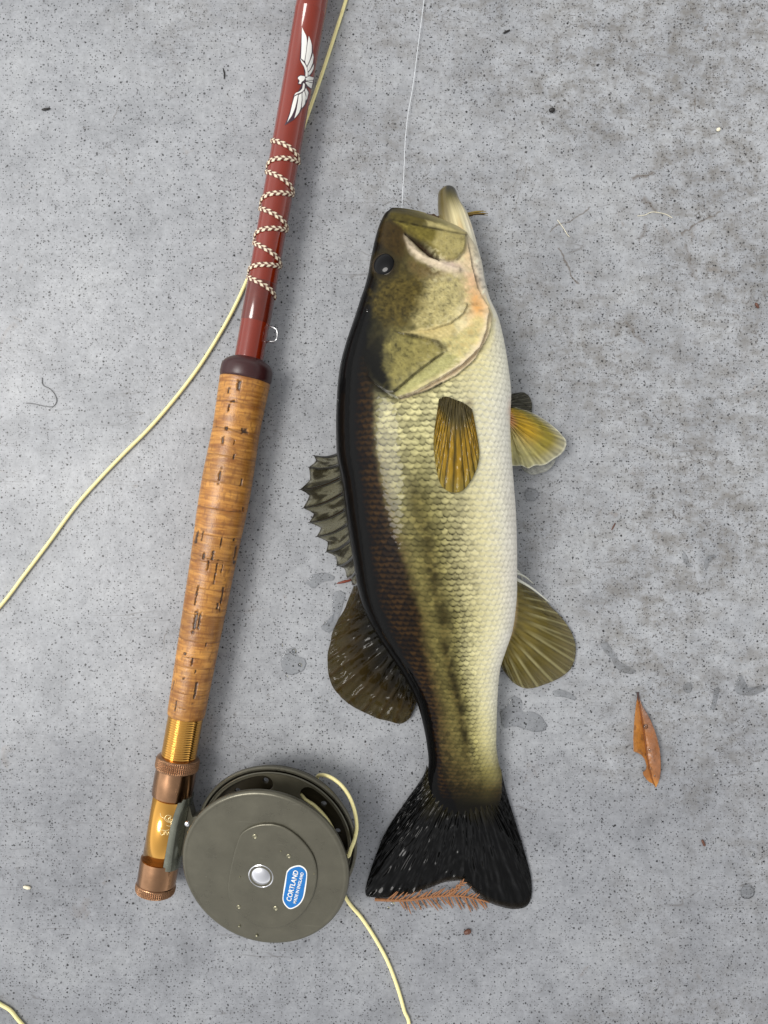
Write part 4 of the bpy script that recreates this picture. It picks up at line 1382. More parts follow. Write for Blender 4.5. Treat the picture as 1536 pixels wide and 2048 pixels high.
def make_ring(i):
    y0, y1 = bounds[i], bounds[i + 1]
    yy = np.linspace(y0, y1, 44)

    def prof_r(y):
        return pchip(y, CPROF[:, 0], CPROF[:, 1])

    def field(V, Y, TH):
        px, py = PX(V)
        vis = np.sin(TH) > -0.2
        pit = np.zeros(px.shape)
        for (x, y, w, h) in PITS:
            ang = 0.1766
            ax = (px - x) + (py - y) * ang
            ay = (py - y)
            wob = 1 + 0.5 * (vnoise(px / 4, py / 4, 5) - 0.5) * 2
            q = np.maximum(np.abs(ax) / (w * wob), np.abs(ay) / (h * wob))
            pit = np.maximum(pit, (1 - sstep(0.6, 1.05, q)) * vis)
        cr = np.zeros(px.shape)
        for c in CRACKS:
            d, _, _ = dist_poly(px, py, c)
            cr = np.maximum(cr, np.exp(-((d + 0.8 * vnoise(px / 6, py / 6, 9)) / 1.0) ** 2) * vis)
        # unseen underside gets random pits of the same kind
        rnd = vnoise(TH * 9 + i * 3, Y / 16, 70 + i)
        pit = np.maximum(pit, sstep(0.86, 0.92, rnd) * (~vis))
        return px, py, pit, cr

    def col(V, Y, TH):
        px, py, pit, cr = field(V, Y, TH)
        sh = px.shape
        grain = fbm(Y / 3.2 + 1.2 * vnoise(TH * 2.2, Y / 20, i), TH * 1.6, 80 + i, 3)
        grain2 = fbm(Y / 22, TH * 1.3, 90 + i, 3)
        c = mixc(C3((146, 90, 30), sh), C3((208, 148, 68), sh), np.clip(0.45 + 1.3 * (grain - 0.5) + 0.8 * (grain2 - 0.5), 0, 1))
        c = c * (ring_tone[i] * (0.9 + 0.2 * fbm(TH * 4, Y / 30, 99 + i)))[..., None]
        fl = vnoise(TH * 14, Y / 9, 120 + i)
        c = mixc(c, C3((124, 78, 34), sh), 0.5 * sstep(0.70, 0.85, fl))
        seam = np.minimum(Y - y0, y1 - Y)
        c = mixc(c, C3((104, 66, 30), sh), 0.45 * np.exp(-(seam / 1.2) ** 2))
        line = sstep(0.66, 0.72, vnoise(Y / 2.6 + 0.8 * vnoise(TH * 3, Y / 12, 6), TH * 1.1, 140 + i))
        c = mixc(c, C3((120, 76, 34), sh), 0.38 * line)
        c = mixc(c, C3((46, 28, 16), sh), np.clip(pit * 0.92 + cr * 0.7, 0, 1))
        return np.clip(c, 0.005, 0.8)

    pr = [(y, prof_r(y)) for y in yy]
    n = 180
    th = np.linspace(0, 2 * PI, n, endpoint=False)
    C_ = np.array([RA(y) for y in yy])
    R = np.array([r for _, r in pr])[:, None] * KR + 0 * th[None]
    seam = np.minimum(yy - y0, y1 - yy)
    R = R - (0.00016 * np.exp(-(seam / 1.0) ** 2))[:, None]
    V0 = C_[:, None] + R[..., None] * (np.cos(th)[None, :, None] * rside + np.sin(th)[None, :, None] * rup)
    _, _, pit, cr = field(V0, yy[:, None] + 0 * R, th[None] + 0 * R)
    R = R - 0.0006 * pit - 0.0003 * cr
    V = C_[:, None] + R[..., None] * (np.cos(th)[None, :, None] * rside + np.sin(th)[None, :, None] * rup)
    c = col(V0, yy[:, None] + 0 * R, th[None] + 0 * R)
    F = [tuple(f) for f in grid_faces(len(yy), n, True)] + [tuple(range(n))[::-1], tuple(range((len(yy) - 1) * n, len(yy) * n))]
    o = mk('cork_ring', V.reshape(-1, 3), F, M_cork, rod, col=c.reshape(-1, 3))
    autosmooth(fix_normals(o), 50)


for i in range(NR):
    make_ring(i)

# reel seat
ths = []
for k in range(19):
    y = 1430 + k * 4.6
    ths += [(y, 33.6), (y + 1.1, 35.2), (y + 2.6, 35.2), (y + 3.6, 33.6)]
lathe('threaded_barrel', ths, M_gold, rod, n=96)


def knurl(y0, y1, depth, nk):
    def f(Y, TH):
        a = np.sin(nk * TH + (Y - y0) * 0.9) * np.sin(nk * TH - (Y - y0) * 0.9)
        return depth * a * sstep(y0 + 2.5, y0 + 5, Y) * (1 - sstep(y1 - 5, y1 - 2.5, Y))
    return f


lathe('locking_nut', [(1512, 36), (1514, 41), (1517, 42.5), (1535, 42.5), (1538, 41), (1540, 38)], M_bronze, rod, n=320, disp=knurl(1512, 1540, 0.00045, 32), nsub=60)
autosmooth(lathe('upper_hood', [(1536, 38.5), (1538, 40.5), (1560, 41.2), (1585, 40.6), (1590, 40), (1590.5, 36)], M_bronze, rod))
barrel = lathe('seat_barrel', [(1580, 36.6), (1660, 36.4), (1728, 36.2)], M_gold, rod)
autosmooth(lathe('lower_hood', [(1717, 35), (1717.5, 39.4), (1722, 39.6), (1764, 38.6), (1766, 37)], M_bronze, rod))
lathe('butt_cap', [(1764, 35), (1766, 38.6), (1770, 39.2), (1778, 39), (1782, 37.5), (1784, 33), (1785, 10)], M_bronze, rod, n=320, disp=knurl(1764, 1786, 0.00040, 30), nsub=50)


def rod_surface(px, py, rad):
    """where the view ray through a pixel meets a cylinder of radius rad about the rod axis"""
    o_ = np.array([0, 0, H]); A0 = RA(0)
    g_ = W(px, py, 0.0) - o_
    d = g_ / np.linalg.norm(g_)
    m_ = o_ - A0
    dp = d - (d @ rdir) * rdir; mp_ = m_ - (m_ @ rdir) * rdir
    a = dp @ dp; b = 2 * dp @ mp_; c = mp_ @ mp_ - rad**2
    disc = b * b - 4 * a * c
    t = (-b - math.sqrt(disc)) / (2 * a) if disc > 0 else -b / (2 * a)
    return o_ + t * d


def rod_poly(polys, rad, name, mat, parent, conv, cols=6, rows=14):
    V = []; F = []
    for poly in polys:
        P = np.array([conv(x, y) for x, y in poly], float)
        y0, y1 = P[:, 1].min(), P[:, 1].max()
        ys = np.linspace(y0 + 1e-3, y1 - 1e-3, rows)
        Q = np.vstack([P, P[:1]])
        base = len(V); ok = 0
        for y in ys:
            xs = []
            for i in range(len(Q) - 1):
                ya, yb = Q[i, 1], Q[i + 1, 1]
                if (ya - y) * (yb - y) <= 0 and ya != yb:
                    xs.append(Q[i, 0] + (Q[i + 1, 0] - Q[i, 0]) * (y - ya) / (yb - ya))
            xa, xb = min(xs), max(xs)
            for c in range(cols):
                V.append(rod_surface(xa + (xb - xa) * c / (cols - 1), y, rad))
            ok += 1
        for r in range(ok - 1):
            for c in range(cols - 1):
                a = base + r * cols + c
                F.append((a, a + 1, a + cols + 1, a + cols))
    return fix_normals(mk(name, V, F, mat, parent))


Z5 = lambda x, y: (420 + x / 4.8, y / 4.8)
RB = 30.1 * KR
UW = [[(884, 262), (903, 305), (925, 345), (931, 400), (921, 500), (906, 585), (874, 562), (879, 450), (881, 340)],
      [(948, 345), (965, 385), (976, 430), (976, 500), (957, 578), (931, 632), (912, 597), (926, 500), (937, 410)],
      [(988, 510), (994, 550), (986, 606), (962, 664), (942, 686), (934, 645), (960, 590), (980, 540)],
      [(998, 615), (993, 660), (974, 698), (947, 728), (942, 698), (966, 672), (989, 630)],
      [(866, 560), (880, 580), (905, 604), (932, 652), (940, 700), (938, 736), (916, 736), (918, 690), (903, 640), (877, 598)]]
HB = [[(845, 742), (870, 726), (906, 727), (914, 746), (902, 772), (882, 784), (870, 806), (850, 800), (860, 782), (858, 766), (845, 760)],
      [(916, 752), (950, 732), (997, 745), (990, 770), (940, 768), (925, 775)],
      [(915, 792), (930, 785), (985, 800), (974, 850), (940, 825)],
      [(935, 774), (988, 774), (986, 792), (940, 781)]]
LW = [[(895, 796), (910, 806), (906, 858), (882, 884), (836, 900), (810, 918), (820, 893), (860, 878), (886, 850)],
      [(812, 922), (845, 907), (836, 960), (816, 1040), (786, 1108), (742, 1172), (770, 1090), (790, 1000)],
      [(852, 905), (880, 894), (881, 960), (871, 1038), (851, 1088), (810, 1138), (832, 1050), (845, 970)],
      [(886, 892), (905, 872), (921, 930), (911, 998), (892, 1026), (880, 1036), (888, 960)],
      [(911, 868), (921, 846), (946, 890), (932, 948), (919, 966), (924, 920)]]
OUTL = [[(884, 250), (930, 340), (950, 335), (985, 430), (990, 500), (1002, 560), (1006, 620), (985, 700), (950, 745), (912, 745), (900, 645), (860, 575), (874, 400)],
        [(838, 738), (870, 718), (1003, 738), (995, 800), (978, 862), (935, 835), (880, 815), (842, 808), (848, 770)],
        [(890, 790), (925, 830), (954, 890), (936, 965), (915, 1015), (880, 1050), (852, 1100), (805, 1150), (715, 1205), (760, 1095), (785, 1000), (803, 912), (850, 872)]]
emb = rod_poly(OUTL, RB + 0.00008, 'emblem_outline', M_outline, rod, Z5, cols=9, rows=30)
emb['label'] = 'dark outline around the winged bird emblem'
wb = rod_poly(UW + HB + LW, RB + 0.00018, 'bird_emblem', M_white, rod, Z5)
wb['label'] = 'white bird emblem with spread wings'

# criss-cross cord
CP = [(543, 281, -1), (599, 324, 1), (533, 336, -1), (585.5, 388, 1), (521, 409, -1), (573, 459, 1), (508, 476, -1), (560, 532, 1), (497, 545, -1), (548, 596, 1)]


def build_cord():
    pts = []
    seq = []
    for k, (x, y, sd) in enumerate(CP):
        ya = (y + 0.1766 * 0)  # axial pixel approx: remove the slant
        yax = y - (x - AXX(y)) * 0.17
        seq.append((yax, sd))
    path = []
    for k in range(len(seq) - 1):
        y0, s0 = seq[k]; y1, s1 = seq[k + 1]
        n = 46
        f = np.linspace(0, 1, n, endpoint=(k == len(seq) - 2))
        th0 = PI / 2 - s0 * math.radians(104); th1 = PI / 2 - s1 * math.radians(104)
        th = th0 + (th1 - th0) * f
        if s0 < 0 and k > 0:
            y0 = y0 + 6
        yy = y0 + (y1 - y0) * f
        for a, t in zip(yy, th):
            path.append((a, t))
    path = np.array(path)
    # soften the turns
    kern = np.ones(7) / 7
    pad = np.vstack([path[:1].repeat(3, 0), path, path[-1:].repeat(3, 0)])
    path = np.stack([np.convolve(pad[:, i], kern, 'valid') for i in (0, 1)], -1)
    C_ = np.array([RA(y) for y in path[:, 0]])
    rad = 29.9 * KR
    Nn = np.cos(path[:, 1])[:, None] * rside + np.sin(path[:, 1])[:, None] * rup
    P = C_ + (rad + 0.0004) * Nn
    T = np.gradient(P, axis=0); T /= np.linalg.norm(T, axis=1)[:, None]
    B = np.cross(T, Nn)
    L = np.concatenate([[0], np.cumsum(np.linalg.norm(np.diff(P, axis=0), axis=1))])
    Pn = resample(P, 1100); Nn = np.stack([np.interp(np.linspace(0, L[-1], 1100), L, Nn[:, i]) for i in range(3)], -1)
    B = np.stack([np.interp(np.linspace(0, L[-1], 1100), L, B[:, i]) for i in range(3)], -1)
    s_ = np.linspace(0, L[-1], 1100)
    ns = 24
    th = np.linspace(0, 2 * PI, ns, endpoint=False)
    w, h = 0.00128, 0.00060
    ph1 = s_[:, None] / 0.0034 * 2 * PI
    lobes = 0.80 + 0.28 * np.abs(np.sin(ph1 * 0.5 + th[None]) * 1.0)
    V = Pn[:, None] + (np.cos(th)[None] * lobes * w)[..., None] * B[:, None] + (np.sin(th)[None] * lobes * h)[..., None] * Nn[:, None]
    x = np.cos(th)[None]
    left = x < 0
    pat = np.where(left, np.sin(ph1 + 2.0 * x + 0.9), np.sin(ph1 - 2.0 * x + PI + 0.9))
    sh = pat.shape
    wh = sstep(-0.35, 0.15, pat)
    c = mixc(C3((92, 44, 34), sh), C3((232, 218, 190), sh), wh)
    c = mixc(c, C3((110, 60, 44), sh), 0.6 * np.exp(-(x / 0.14) ** 2) + 0 * pat)
    V[..., 2] += 0
    F = [tuple(f) for f in grid_faces(1100, ns, True)] + [tuple(range(ns))[::-1], tuple(range(1099 * ns, 1100 * ns))]
    o = mk('cord_wrap', V.reshape(-1, 3), F, M_cord, rod, col=c.reshape(-1, 3))
    fix_normals(o)
    o['label'] = 'brown and white braided cord laced around the blank'


build_cord()

# wire hook keeper
tube('hook_keeper', smooth_path([W(533, 648, .016), W(541, 653, .018), W(549, 656, .019), W(554, 662, .019), W(554.5, 672, .019), W(552, 680, .019), (W(546, 683, .018)), W(538, 683, .017), W(530, 686, .015)], 60), 0.00042, M_steel, rod, 8)


# engraved script on the barrel
def script():
    Z4 = lambda x, y: (240 + x / 2.954, 1400 + y / 2.954)
    strokes = [[(238, 668), (245, 690), (275, 705), (290, 725), (262, 702), (282, 680), (305, 690), (285, 700), (300, 728), (312, 700)],
               [(285, 705), (300, 690), (295, 725), (308, 712), (300, 738)],
               [(216, 762), (250, 768), (275, 770), (292, 765)], [(240, 752), (238, 780), (246, 798), (258, 790), (262, 772)],
               [(262, 795), (272, 775), (280, 798), (288, 778), (294, 800), (298, 782)], [(275, 740), (290, 745), (305, 742)]]
    out = []
    for st in strokes:
        P = smooth_path([Z4(x, y) for x, y in st], 40)
        Q = np.array([rod_surface(x, y, 36.5 * KR + 0.00010) for x, y in P])
        tube('engraving', Q, 0.00017, M_engrave, barrel, 6)


script()

# ------------------------------------------------------------------ the reel
C0 = W(558, 1668, 0.0106)
nrm = Vector((-0.12, -0.20, 0.98)).normalized()
ux = Vector((1, 0, 0)); ux = (ux - ux.dot(nrm) * nrm).normalized(); uy = nrm.cross(ux)
RM = Matrix((ux, uy, nrm)).transposed()
reel = root('fly_reel', 'dark olive metal fly reel with blue maker sticker on its face', 'fishing reel', tuple(C0), RM)
MW = parent_world(reel)
MI = MW.inverted()
Rr = 0.0435


def rl(prof, name, mat, parent=None, n=160, cx=0.0, cy_=0.0, closed=True):
    """lathe about the reel axis; prof (r, z) in local mm"""
    pr = np.asarray(prof, float) * 1e-3
    th = np.linspace(0, 2 * PI, n, endpoint=False)
    V = np.stack([cx + pr[:, 0][:, None] * np.cos(th), cy_ + pr[:, 0][:, None] * np.sin(th), pr[:, 1][:, None] + 0 * th[None]], -1).reshape(-1, 3)
    F = [tuple(f) for f in grid_faces(len(pr), n, True)]
    if closed:
        F += [tuple(range(n))[::-1], tuple(range((len(pr) - 1) * n, len(pr) * n))]
    else:
        a = (len(pr) - 1) * n
        F += [(a + i, a + (i + 1) % n, (i + 1) % n, i) for i in range(n)]
    M = np.array(MW)
    Vw = V @ M[:3, :3].T + M[:3, 3]
    return autosmooth(fix_normals(mk(name, Vw, F, mat, parent or reel)), 40)


def plate(name, loops, z, thick, mat, parent, bevel=0.00025):
    """flat plate with holes from closed loops (local metres), first is the outline"""
    cu = bpy.data.curves.new(name, 'CURVE'); cu.dimensions = '2D'; cu.fill_mode = 'BOTH'
    cu.extrude = thick / 2; cu.bevel_depth = bevel; cu.bevel_resolution = 2; cu.offset = -bevel
    for lp in loops:
        sp = cu.splines.new('POLY'); sp.points.add(len(lp) - 1)
        for p_, (x, y) in zip(sp.points, lp):
            p_.co = (x, y, 0, 1)
        sp.use_cyclic_u = True
    tmp = bpy.data.objects.new(name + '_tmp', cu); sc.collection.objects.link(tmp)
    dg = bpy.context.evaluated_depsgraph_get()
    me = bpy.data.meshes.new_from_object(tmp.evaluated_get(dg))
    bpy.data.objects.remove(tmp); bpy.data.curves.remove(cu)
    me.name = name; me.materials.clear(); me.materials.append(mat)
    for v in me.vertices:
        v.co.z += z
    o = bpy.data.objects.new(name, me); sc.collection.objects.link(o); o.parent = parent
    for p_ in me.polygons:
        p_.use_smooth = True
    return autosmooth(o, 30)


def circ(cx, cy_, r, n=96):
    return [(cx + r * math.cos(a), cy_ + r * math.sin(a)) for a in np.linspace(0, 2 * PI, n, endpoint=False)]


def slot(r0, r1, a0, a1, n=40):
    """arc slot with rounded ends, angles in degrees"""
    rm = (r0 + r1) / 2; rc = (r1 - r0) / 2 * 0.96
    A = np.radians(np.linspace(a0, a1, n))
    out = [(r1 * math.cos(a), r1 * math.sin(a)) for a in A]
    e = A[-1]; c = np.array([rm * math.cos(e), rm * math.sin(e)])
    for q in np.linspace(0, PI, 14)[1:-1]:
        out.append(tuple(c + rc * np.array([math.cos(e + q), math.sin(e + q)])))
    out += [(r0 * math.cos(a), r0 * math.sin(a)) for a in A[::-1]]
    e = A[0]; c = np.array([rm * math.cos(e), rm * math.sin(e)])
    for q in np.linspace(PI, 2 * PI, 14)[1:-1]:
        out.append(tuple(c + rc * np.array([math.cos(e + q), math.sin(e + q)])))
    return out


# rear rim (ring), rear plate with drain holes, slotted spool flange, drum
rl([(38.5, 0.2), (41.0, 0.0), (43.3, 4.4), (44.0, 5.2), (44.0, 6.8), (43.4, 7.5), (42.6, 7.5), (42.0, 6.8), (41.5, 5.0)], 'rear_rim', M_olive, closed=False)
holes = [circ(0.0335 * math.cos(a), 0.0335 * math.sin(a), 0.0015, 24) for a in np.radians(np.arange(10, 370, 30))]
holes += [circ(0.0262 * math.cos(a), 0.0262 * math.sin(a), 0.0013, 24) for a in np.radians(np.arange(25, 385, 30))]
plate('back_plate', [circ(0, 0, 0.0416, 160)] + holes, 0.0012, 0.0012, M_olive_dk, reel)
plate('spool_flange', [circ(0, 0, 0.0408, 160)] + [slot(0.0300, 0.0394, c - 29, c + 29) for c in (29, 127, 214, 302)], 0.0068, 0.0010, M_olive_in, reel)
rl([(40.4, 7.0), (41.2, 6.9), (41.4, 7.4), (41.0, 7.9), (40.5, 7.7)], 'flange_lip', M_olive, closed=False)
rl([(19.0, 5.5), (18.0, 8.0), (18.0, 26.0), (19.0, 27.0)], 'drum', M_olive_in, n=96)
# front plate
rl([(38.0, 26.0), (42.2, 26.0), (43.2, 26.6), (43.6, 27.6), (43.5, 28.8), (42.9, 29.6), (41.9, 30.0), (41.4, 29.85), (40.6, 29.9), (34, 30.25), (20, 30.5), (0.5, 30.55)], 'face_plate', M_olive, n=220)
# pillars joining face plate and rim on the foot side
for a in (165, 215, 250):
    x, y = 0.0385 * math.cos(math.radians(a)), 0.0385 * math.sin(math.radians(a))
    rl([(2.2, 4.0), (2.2, 27.0)], 'pillar', M_olive, n=24, cx=x, cy_=y)


def on_plane(px, py, zl):
    """local reel coordinates where the view ray meets the plane at local height zl"""
    o_ = Vector((0, 0, H)); d = Vector(W(px, py, 0.0)) - o_
    ol = MI @ o_; dl = MI.to_3x3() @ d
    t = (zl - ol.z) / dl.z
    q = ol + t * dl
    return np.array([q.x, q.y])


Z4 = lambda x, y: (240 + x / 2.954, 1400 + y / 2.954)
FZ = 0.0305
cover_px = [(905, 726), (970, 745), (1040, 790), (1100, 850), (1145, 920), (1165, 1000), (1160, 1090), (1130, 1180), (1080, 1255), (1010, 1312), (940, 1338), (880, 1342), (810, 1325), (740, 1280), (680, 1220), (648, 1165), (640, 1110), (650, 1020), (672, 920), (695, 840), (718, 785), (770, 748), (835, 728)]
lp = [on_plane(*Z4(x, y), FZ) for x, y in cover_px]
lp = smooth_path(lp + lp[:3], 200)[:-1]
n_keep = 180
lp = [tuple(p_) for p_ in smooth_path([on_plane(*Z4(x, y), FZ) for x, y in cover_px] + [on_plane(*Z4(*cover_px[0]), FZ)], 160)[:-1]]
cover = plate('gear_cover', [lp], FZ + 0.00035, 0.0003, M_olive, reel, bevel=0.0006)
CT_Z = FZ + 0.00035 + 0.00015 + 0.0006
sx, sy = on_plane(*Z4(832, 1042), CT_Z)
cap = rl([(6.5, 30.9), (6.5, 31.6), (6.2, 31.75), (5.6, 31.3), (3.6, 31.15), (1.6, 31.12), (0.1, 31.1)], 'spindle_cap', M_chrome, n=64, cx=sx, cy_=sy)
rl([(5.4, 31.1), (5.2, 31.35), (4.6, 31.8), (3.6, 32.3), (2.2, 32.65), (0.8, 32.78), (0.05, 32.8)], 'spindle_screw', M_chrome, cap, n=48, cx=sx, cy_=sy)
for x, y, r in ((797, 806, 1.25), (997, 922, 1.15), (920, 1230, 1.25), (702, 1222, 1.1), (950, 892, 0.5), (1147, 1026, 0.5), (708, 1045, 0.45)):
    a, b = on_plane(*Z4(x, y), CT_Z)
    rl([(r * 1.05, 31.4), (r, 31.75), (r * 0.72, 31.95), (r * 0.55, 31.82), (0.05, 31.80)], 'rivet', M_rivet, n=24, cx=a, cy_=b)
for x, y, r in ((705, 1338, 0.7), (808, 1395, 0.8), (395, 735, 1.3)):
    a, b = on_plane(*Z4(x, y), FZ)
    rl([(r, 29.6), (r * 0.9, 30.6), (r * 0.5, 30.9), (0.05, 31.0)], 'rivet', M_chrome if r > 1 else M_rivet, n=24, cx=a, cy_=b)

# blue sticker: white rim, blue field, lettering
st_px = [(985, 1012), (1003, 992), (1030, 980), (1060, 976), (1082, 984), (1100, 1003), (1106, 1030), (1100, 1100), (1086, 1168), (1056, 1212), (1012, 1234), (986, 1224), (962, 1186), (965, 1130), (976, 1060)]
SZ = CT_Z
sl = smooth_path([on_plane(*Z4(x, y), SZ) for x, y in st_px] + [on_plane(*Z4(*st_px[0]), SZ)], 90)[:-1]
cen = sl.mean(0)
sticker = plate('sticker', [[tuple(p_) for p_ in sl]], SZ + 0.00008, 0.00010, M_white, reel, bevel=0.00002)
sticker['label'] = 'blue maker sticker with white edge'
dl = sl - cen
inn = cen + dl * (1 - 0.00075 / np.linalg.norm(dl, axis=1))[:, None]
# torn nick in the sticker's corner
plate('sticker_field', [[tuple(p_) for p_ in inn]], SZ + 0.00017, 0.00006, M_blue, sticker, bevel=0.00002)


def lettering(txt, p0, p1, height, z, parent):
    """text from pixel p0 to p1 (baseline) on the reel face"""
    a = on_plane(*Z4(*p0), z); b = on_plane(*Z4(*p1), z)
    cu = bpy.data.curves.new('lettering', 'FONT'); cu.body = txt; cu.size = 1.0; cu.extrude = 0.0; cu.offset = 0.022
    tmp = bpy.data.objects.new('lettering_tmp', cu); sc.collection.objects.link(tmp)
    dg = bpy.context.evaluated_depsgraph_get()
    me = bpy.data.meshes.new_from_object(tmp.evaluated_get(dg))
    bpy.data.objects.remove(tmp); bpy.data.curves.remove(cu)
    co = np.array([v.co for v in me.vertices])
    x0, x1 = co[:, 0].min(), co[:, 0].max(); y0, y1 = co[:, 1].min(), co[:, 1].max()
    L = np.linalg.norm(b - a); d = (b - a) / L; n_ = np.array([-d[1], d[0]])
    for v in me.vertices:
        u = (v.co.x - x0) / (x1 - x0) * L; w = (v.co.y - y0) / (y1 - y0) * height
        q = a + d * u + n_ * w
        v.co = (q[0], q[1], z)
    me.materials.clear(); me.materials.append(M_white)
    o = bpy.data.objects.new('lettering', me); sc.collection.objects.link(o); o.parent = parent
    bm = bmesh.new(); bm.from_mesh(me)
    r = bmesh.ops.extrude_face_region(bm, geom=bm.faces[:])
    for e in r['geom']:
        if isinstance(e, bmesh.types.BMVert):
            e.co.z += 0.00005
    bmesh.ops.recalc_face_normals(bm, faces=bm.faces)
    bm.to_mesh(me); bm.free()
    o['label'] = 'white lettering reading ' + txt
    return o


lettering('CORTLAND', (1011, 1192), (1056, 1012), 0.00265, SZ + 0.00022, sticker)
lettering('MADE IN ENGLAND', (1040, 1204), (1087, 1022), 0.00165, SZ + 0.00022, sticker)


# foot that sits on the reel seat
def foot():
    n = 40; m = 28
    ys = np.linspace(1584, 1724, n)
    r_in = 36.8 * KR; 
    V = []
    for y in ys:
        f = (y - 1584) / 140
        hi = math.radians(np.interp(f, [0, 0.12, 0.35, 1], [52, 58, 66, 66]))
        lo = math.radians(-58)
        th = np.linspace(lo, hi, m)
        tk = 0.0018
        r = r_in + tk * np.clip((hi - th) / math.radians(16), 0.05, 1)
        C_ = RA(y)
        for a, rr_ in zip(th, r):
            V.append(C_ + rr_ * (math.cos(a) * rside + math.sin(a) * rup))
        for a in th[::-1]:
            V.append(C_ + (r_in - 0.0004) * (math.cos(a) * rside + math.sin(a) * rup))
    k = 2 * m
    F = [tuple(f) for f in grid_faces(n, k, True)] + [tuple(range(k))[::-1], tuple(range((n - 1) * k, n * k))]
    o = autosmooth(fix_normals(mk('foot', V, F, M_foot, reel)), 25)
    # stem from the foot to the frame
    a = RA(1650) + rside * (r_in + 0.0012); b_ = np.array(MW @ Vector((-0.0405, 0.006, 0.014)))
    P = np.linspace(a, b_, 8)
    V = []
    for i, c in enumerate(P):
        w = np.interp(i, [0, 3, 7], [0.014, 0.009, 0.012]); h = 0.004
        for sx_, sz_ in ((-1, -1), (1, -1), (1, 1), (-1, 1)):
            V.append(c + rdir * w * sx_ + rup * h * sz_)
    F = [tuple(f) for f in grid_faces(8, 4, True)] + [(3, 2, 1, 0), (28, 29, 30, 31)]
    autosmooth(fix_normals(mk('foot_stem', V, F, M_olive, reel)), 30)


foot()

# ------------------------------------------------------------------ fly line, leader, lure
lw = 0.00098
pts = []


def LP(x, y, z=0.0012):
    pts.append(W(x, y, z))


def reelpt(r, deg, z):
    a = math.radians(deg)
    return np.array(MW @ Vector((r * math.cos(a), r * math.sin(a), z)))


for a in np.arange(-200, 60, 24):                      # last wraps on the drum
    pts.append(reelpt(0.0196, a, 0.0125))
for x, y, z in ((598, 1592, .021), (612, 1600, .0215), (632, 1614, .0215), (655, 1640, .022), (674, 1676, .024), (689, 1708, .0275), (697, 1712, .0290), (702, 1698, .028), (709, 1680, .0255), (713.5, 1655, .024), (710, 1625, .0235), (700, 1596, .0235), (684, 1572, .0225), (664, 1556, .020), (645, 1550, .014),
                (634, 1556, .0045), (632, 1590, .0014), (640, 1660, .0013), (668, 1745, .0013), (694, 1800, .0013), (724, 1837, .0013), (752, 1880, .0013), (776, 1925, .0013), (795, 1975, .0013), (808, 2020, .0013), (818, 2060, .0013),
                (800, 2180, .0013), (640, 2270, .0013), (350, 2260, .0013), (140, 2150, .0013), (44, 2048, .0013), (22, 2022, .0013), (0, 2008, .0013), (-60, 1972, .0013), (-190, 1880, .0013), (-260, 1700, .0013), (-210, 1480, .0013), (-90, 1310, .0013),
                (0, 1213, .0013), (50, 1148, .0013), (100, 1082, .0013), (150, 1014, .0013), (200, 957, .0013), (250, 905, .0013), (300, 855, .0013), (350, 797, .0013), (395, 738, .0013), (430, 684, .0013), (462, 628, .0013), (488, 574, .0013), (515, 510, .0013), (545, 430, .0013), (580, 335, .0013), (611, 243, .0013), (640, 160, .0013), (668, 75, .0013), (692, 0, .0013), (712, -70, .0013)):
    pts.append(W(x, y, z))
fl = tube('fly_line', smooth_path(pts, 1600), lw, M_line, None, 12)
tag(fl, 'cream yellow fly line running under the rod and off the reel', 'fishing line')

ld = tube('leader_line', smooth_path([W(852, -40, .002), W(848, 0, .002), W(837, 85, .002), W(826, 170, .0022), W(815, 235, .0025), W(810, 290, .004), (W(808, 340, .008)), W(805, 390, .015), W(804, 418, .0205), W(806, 432, .021)], 220), 0.00022, M_nylon, None, 8)
tag(ld, 'thin clear leader running up from the bass mouth', 'fishing line')

lure = root('fly_lure', 'small brown feathered fly caught in the jaws of the bass', 'fishing lure', tuple(W(890, 436, 0.012)))
tube('fly_body', smooth_path([W(862, 437, .0205), W(874, 437, .0195), W(900, 434, .0105), W(925, 431, .0085), W(945, 429, .0075)], 30), np.interp(np.linspace(0, 1, 30), [0, .3, 1], [.0010, .0016, .0010]), plain('fly_thread', (88, 64, 24), 0.5, var=0.35, vscale=900), lure, 10)
for k in range(16):
    a = random.uniform(-1, 1)
    b_ = random.uniform(0.6, 1)
    p0 = (930 + random.uniform(-6, 4), 430 + a * 2.5); p1 = (930 + 48 * b_, 427 + a * 6 + random.uniform(-1, 1))
    z = 0.0085 + random.uniform(-.001, .0015)
    c = random.choice([(120, 96, 34), (92, 70, 26), (150, 128, 60), (64, 46, 20)])
    tube('hackle_fibre', smooth_path([W(*p0, z), W((p0[0] + p1[0]) / 2, (p0[1] + p1[1]) / 2 - 1.5, z + 0.0005), W(*p1, z - 0.0015)], 8), np.linspace(.00045, .00015, 8), M_lure, lure, 6, col=lin(c))
for k in range(6):
    a = random.uniform(-1, 1)
    tube('hackle_fibre', smooth_path([W(874, 437, .0200), W(870 + 2 * a, 433 + 5 * a, .0208), W(864 + 3 * a, 436 + 7 * a, .0212)], 6), np.linspace(.0005, .0002, 6), M_lure, lure, 6, col=lin((70, 50, 20)))


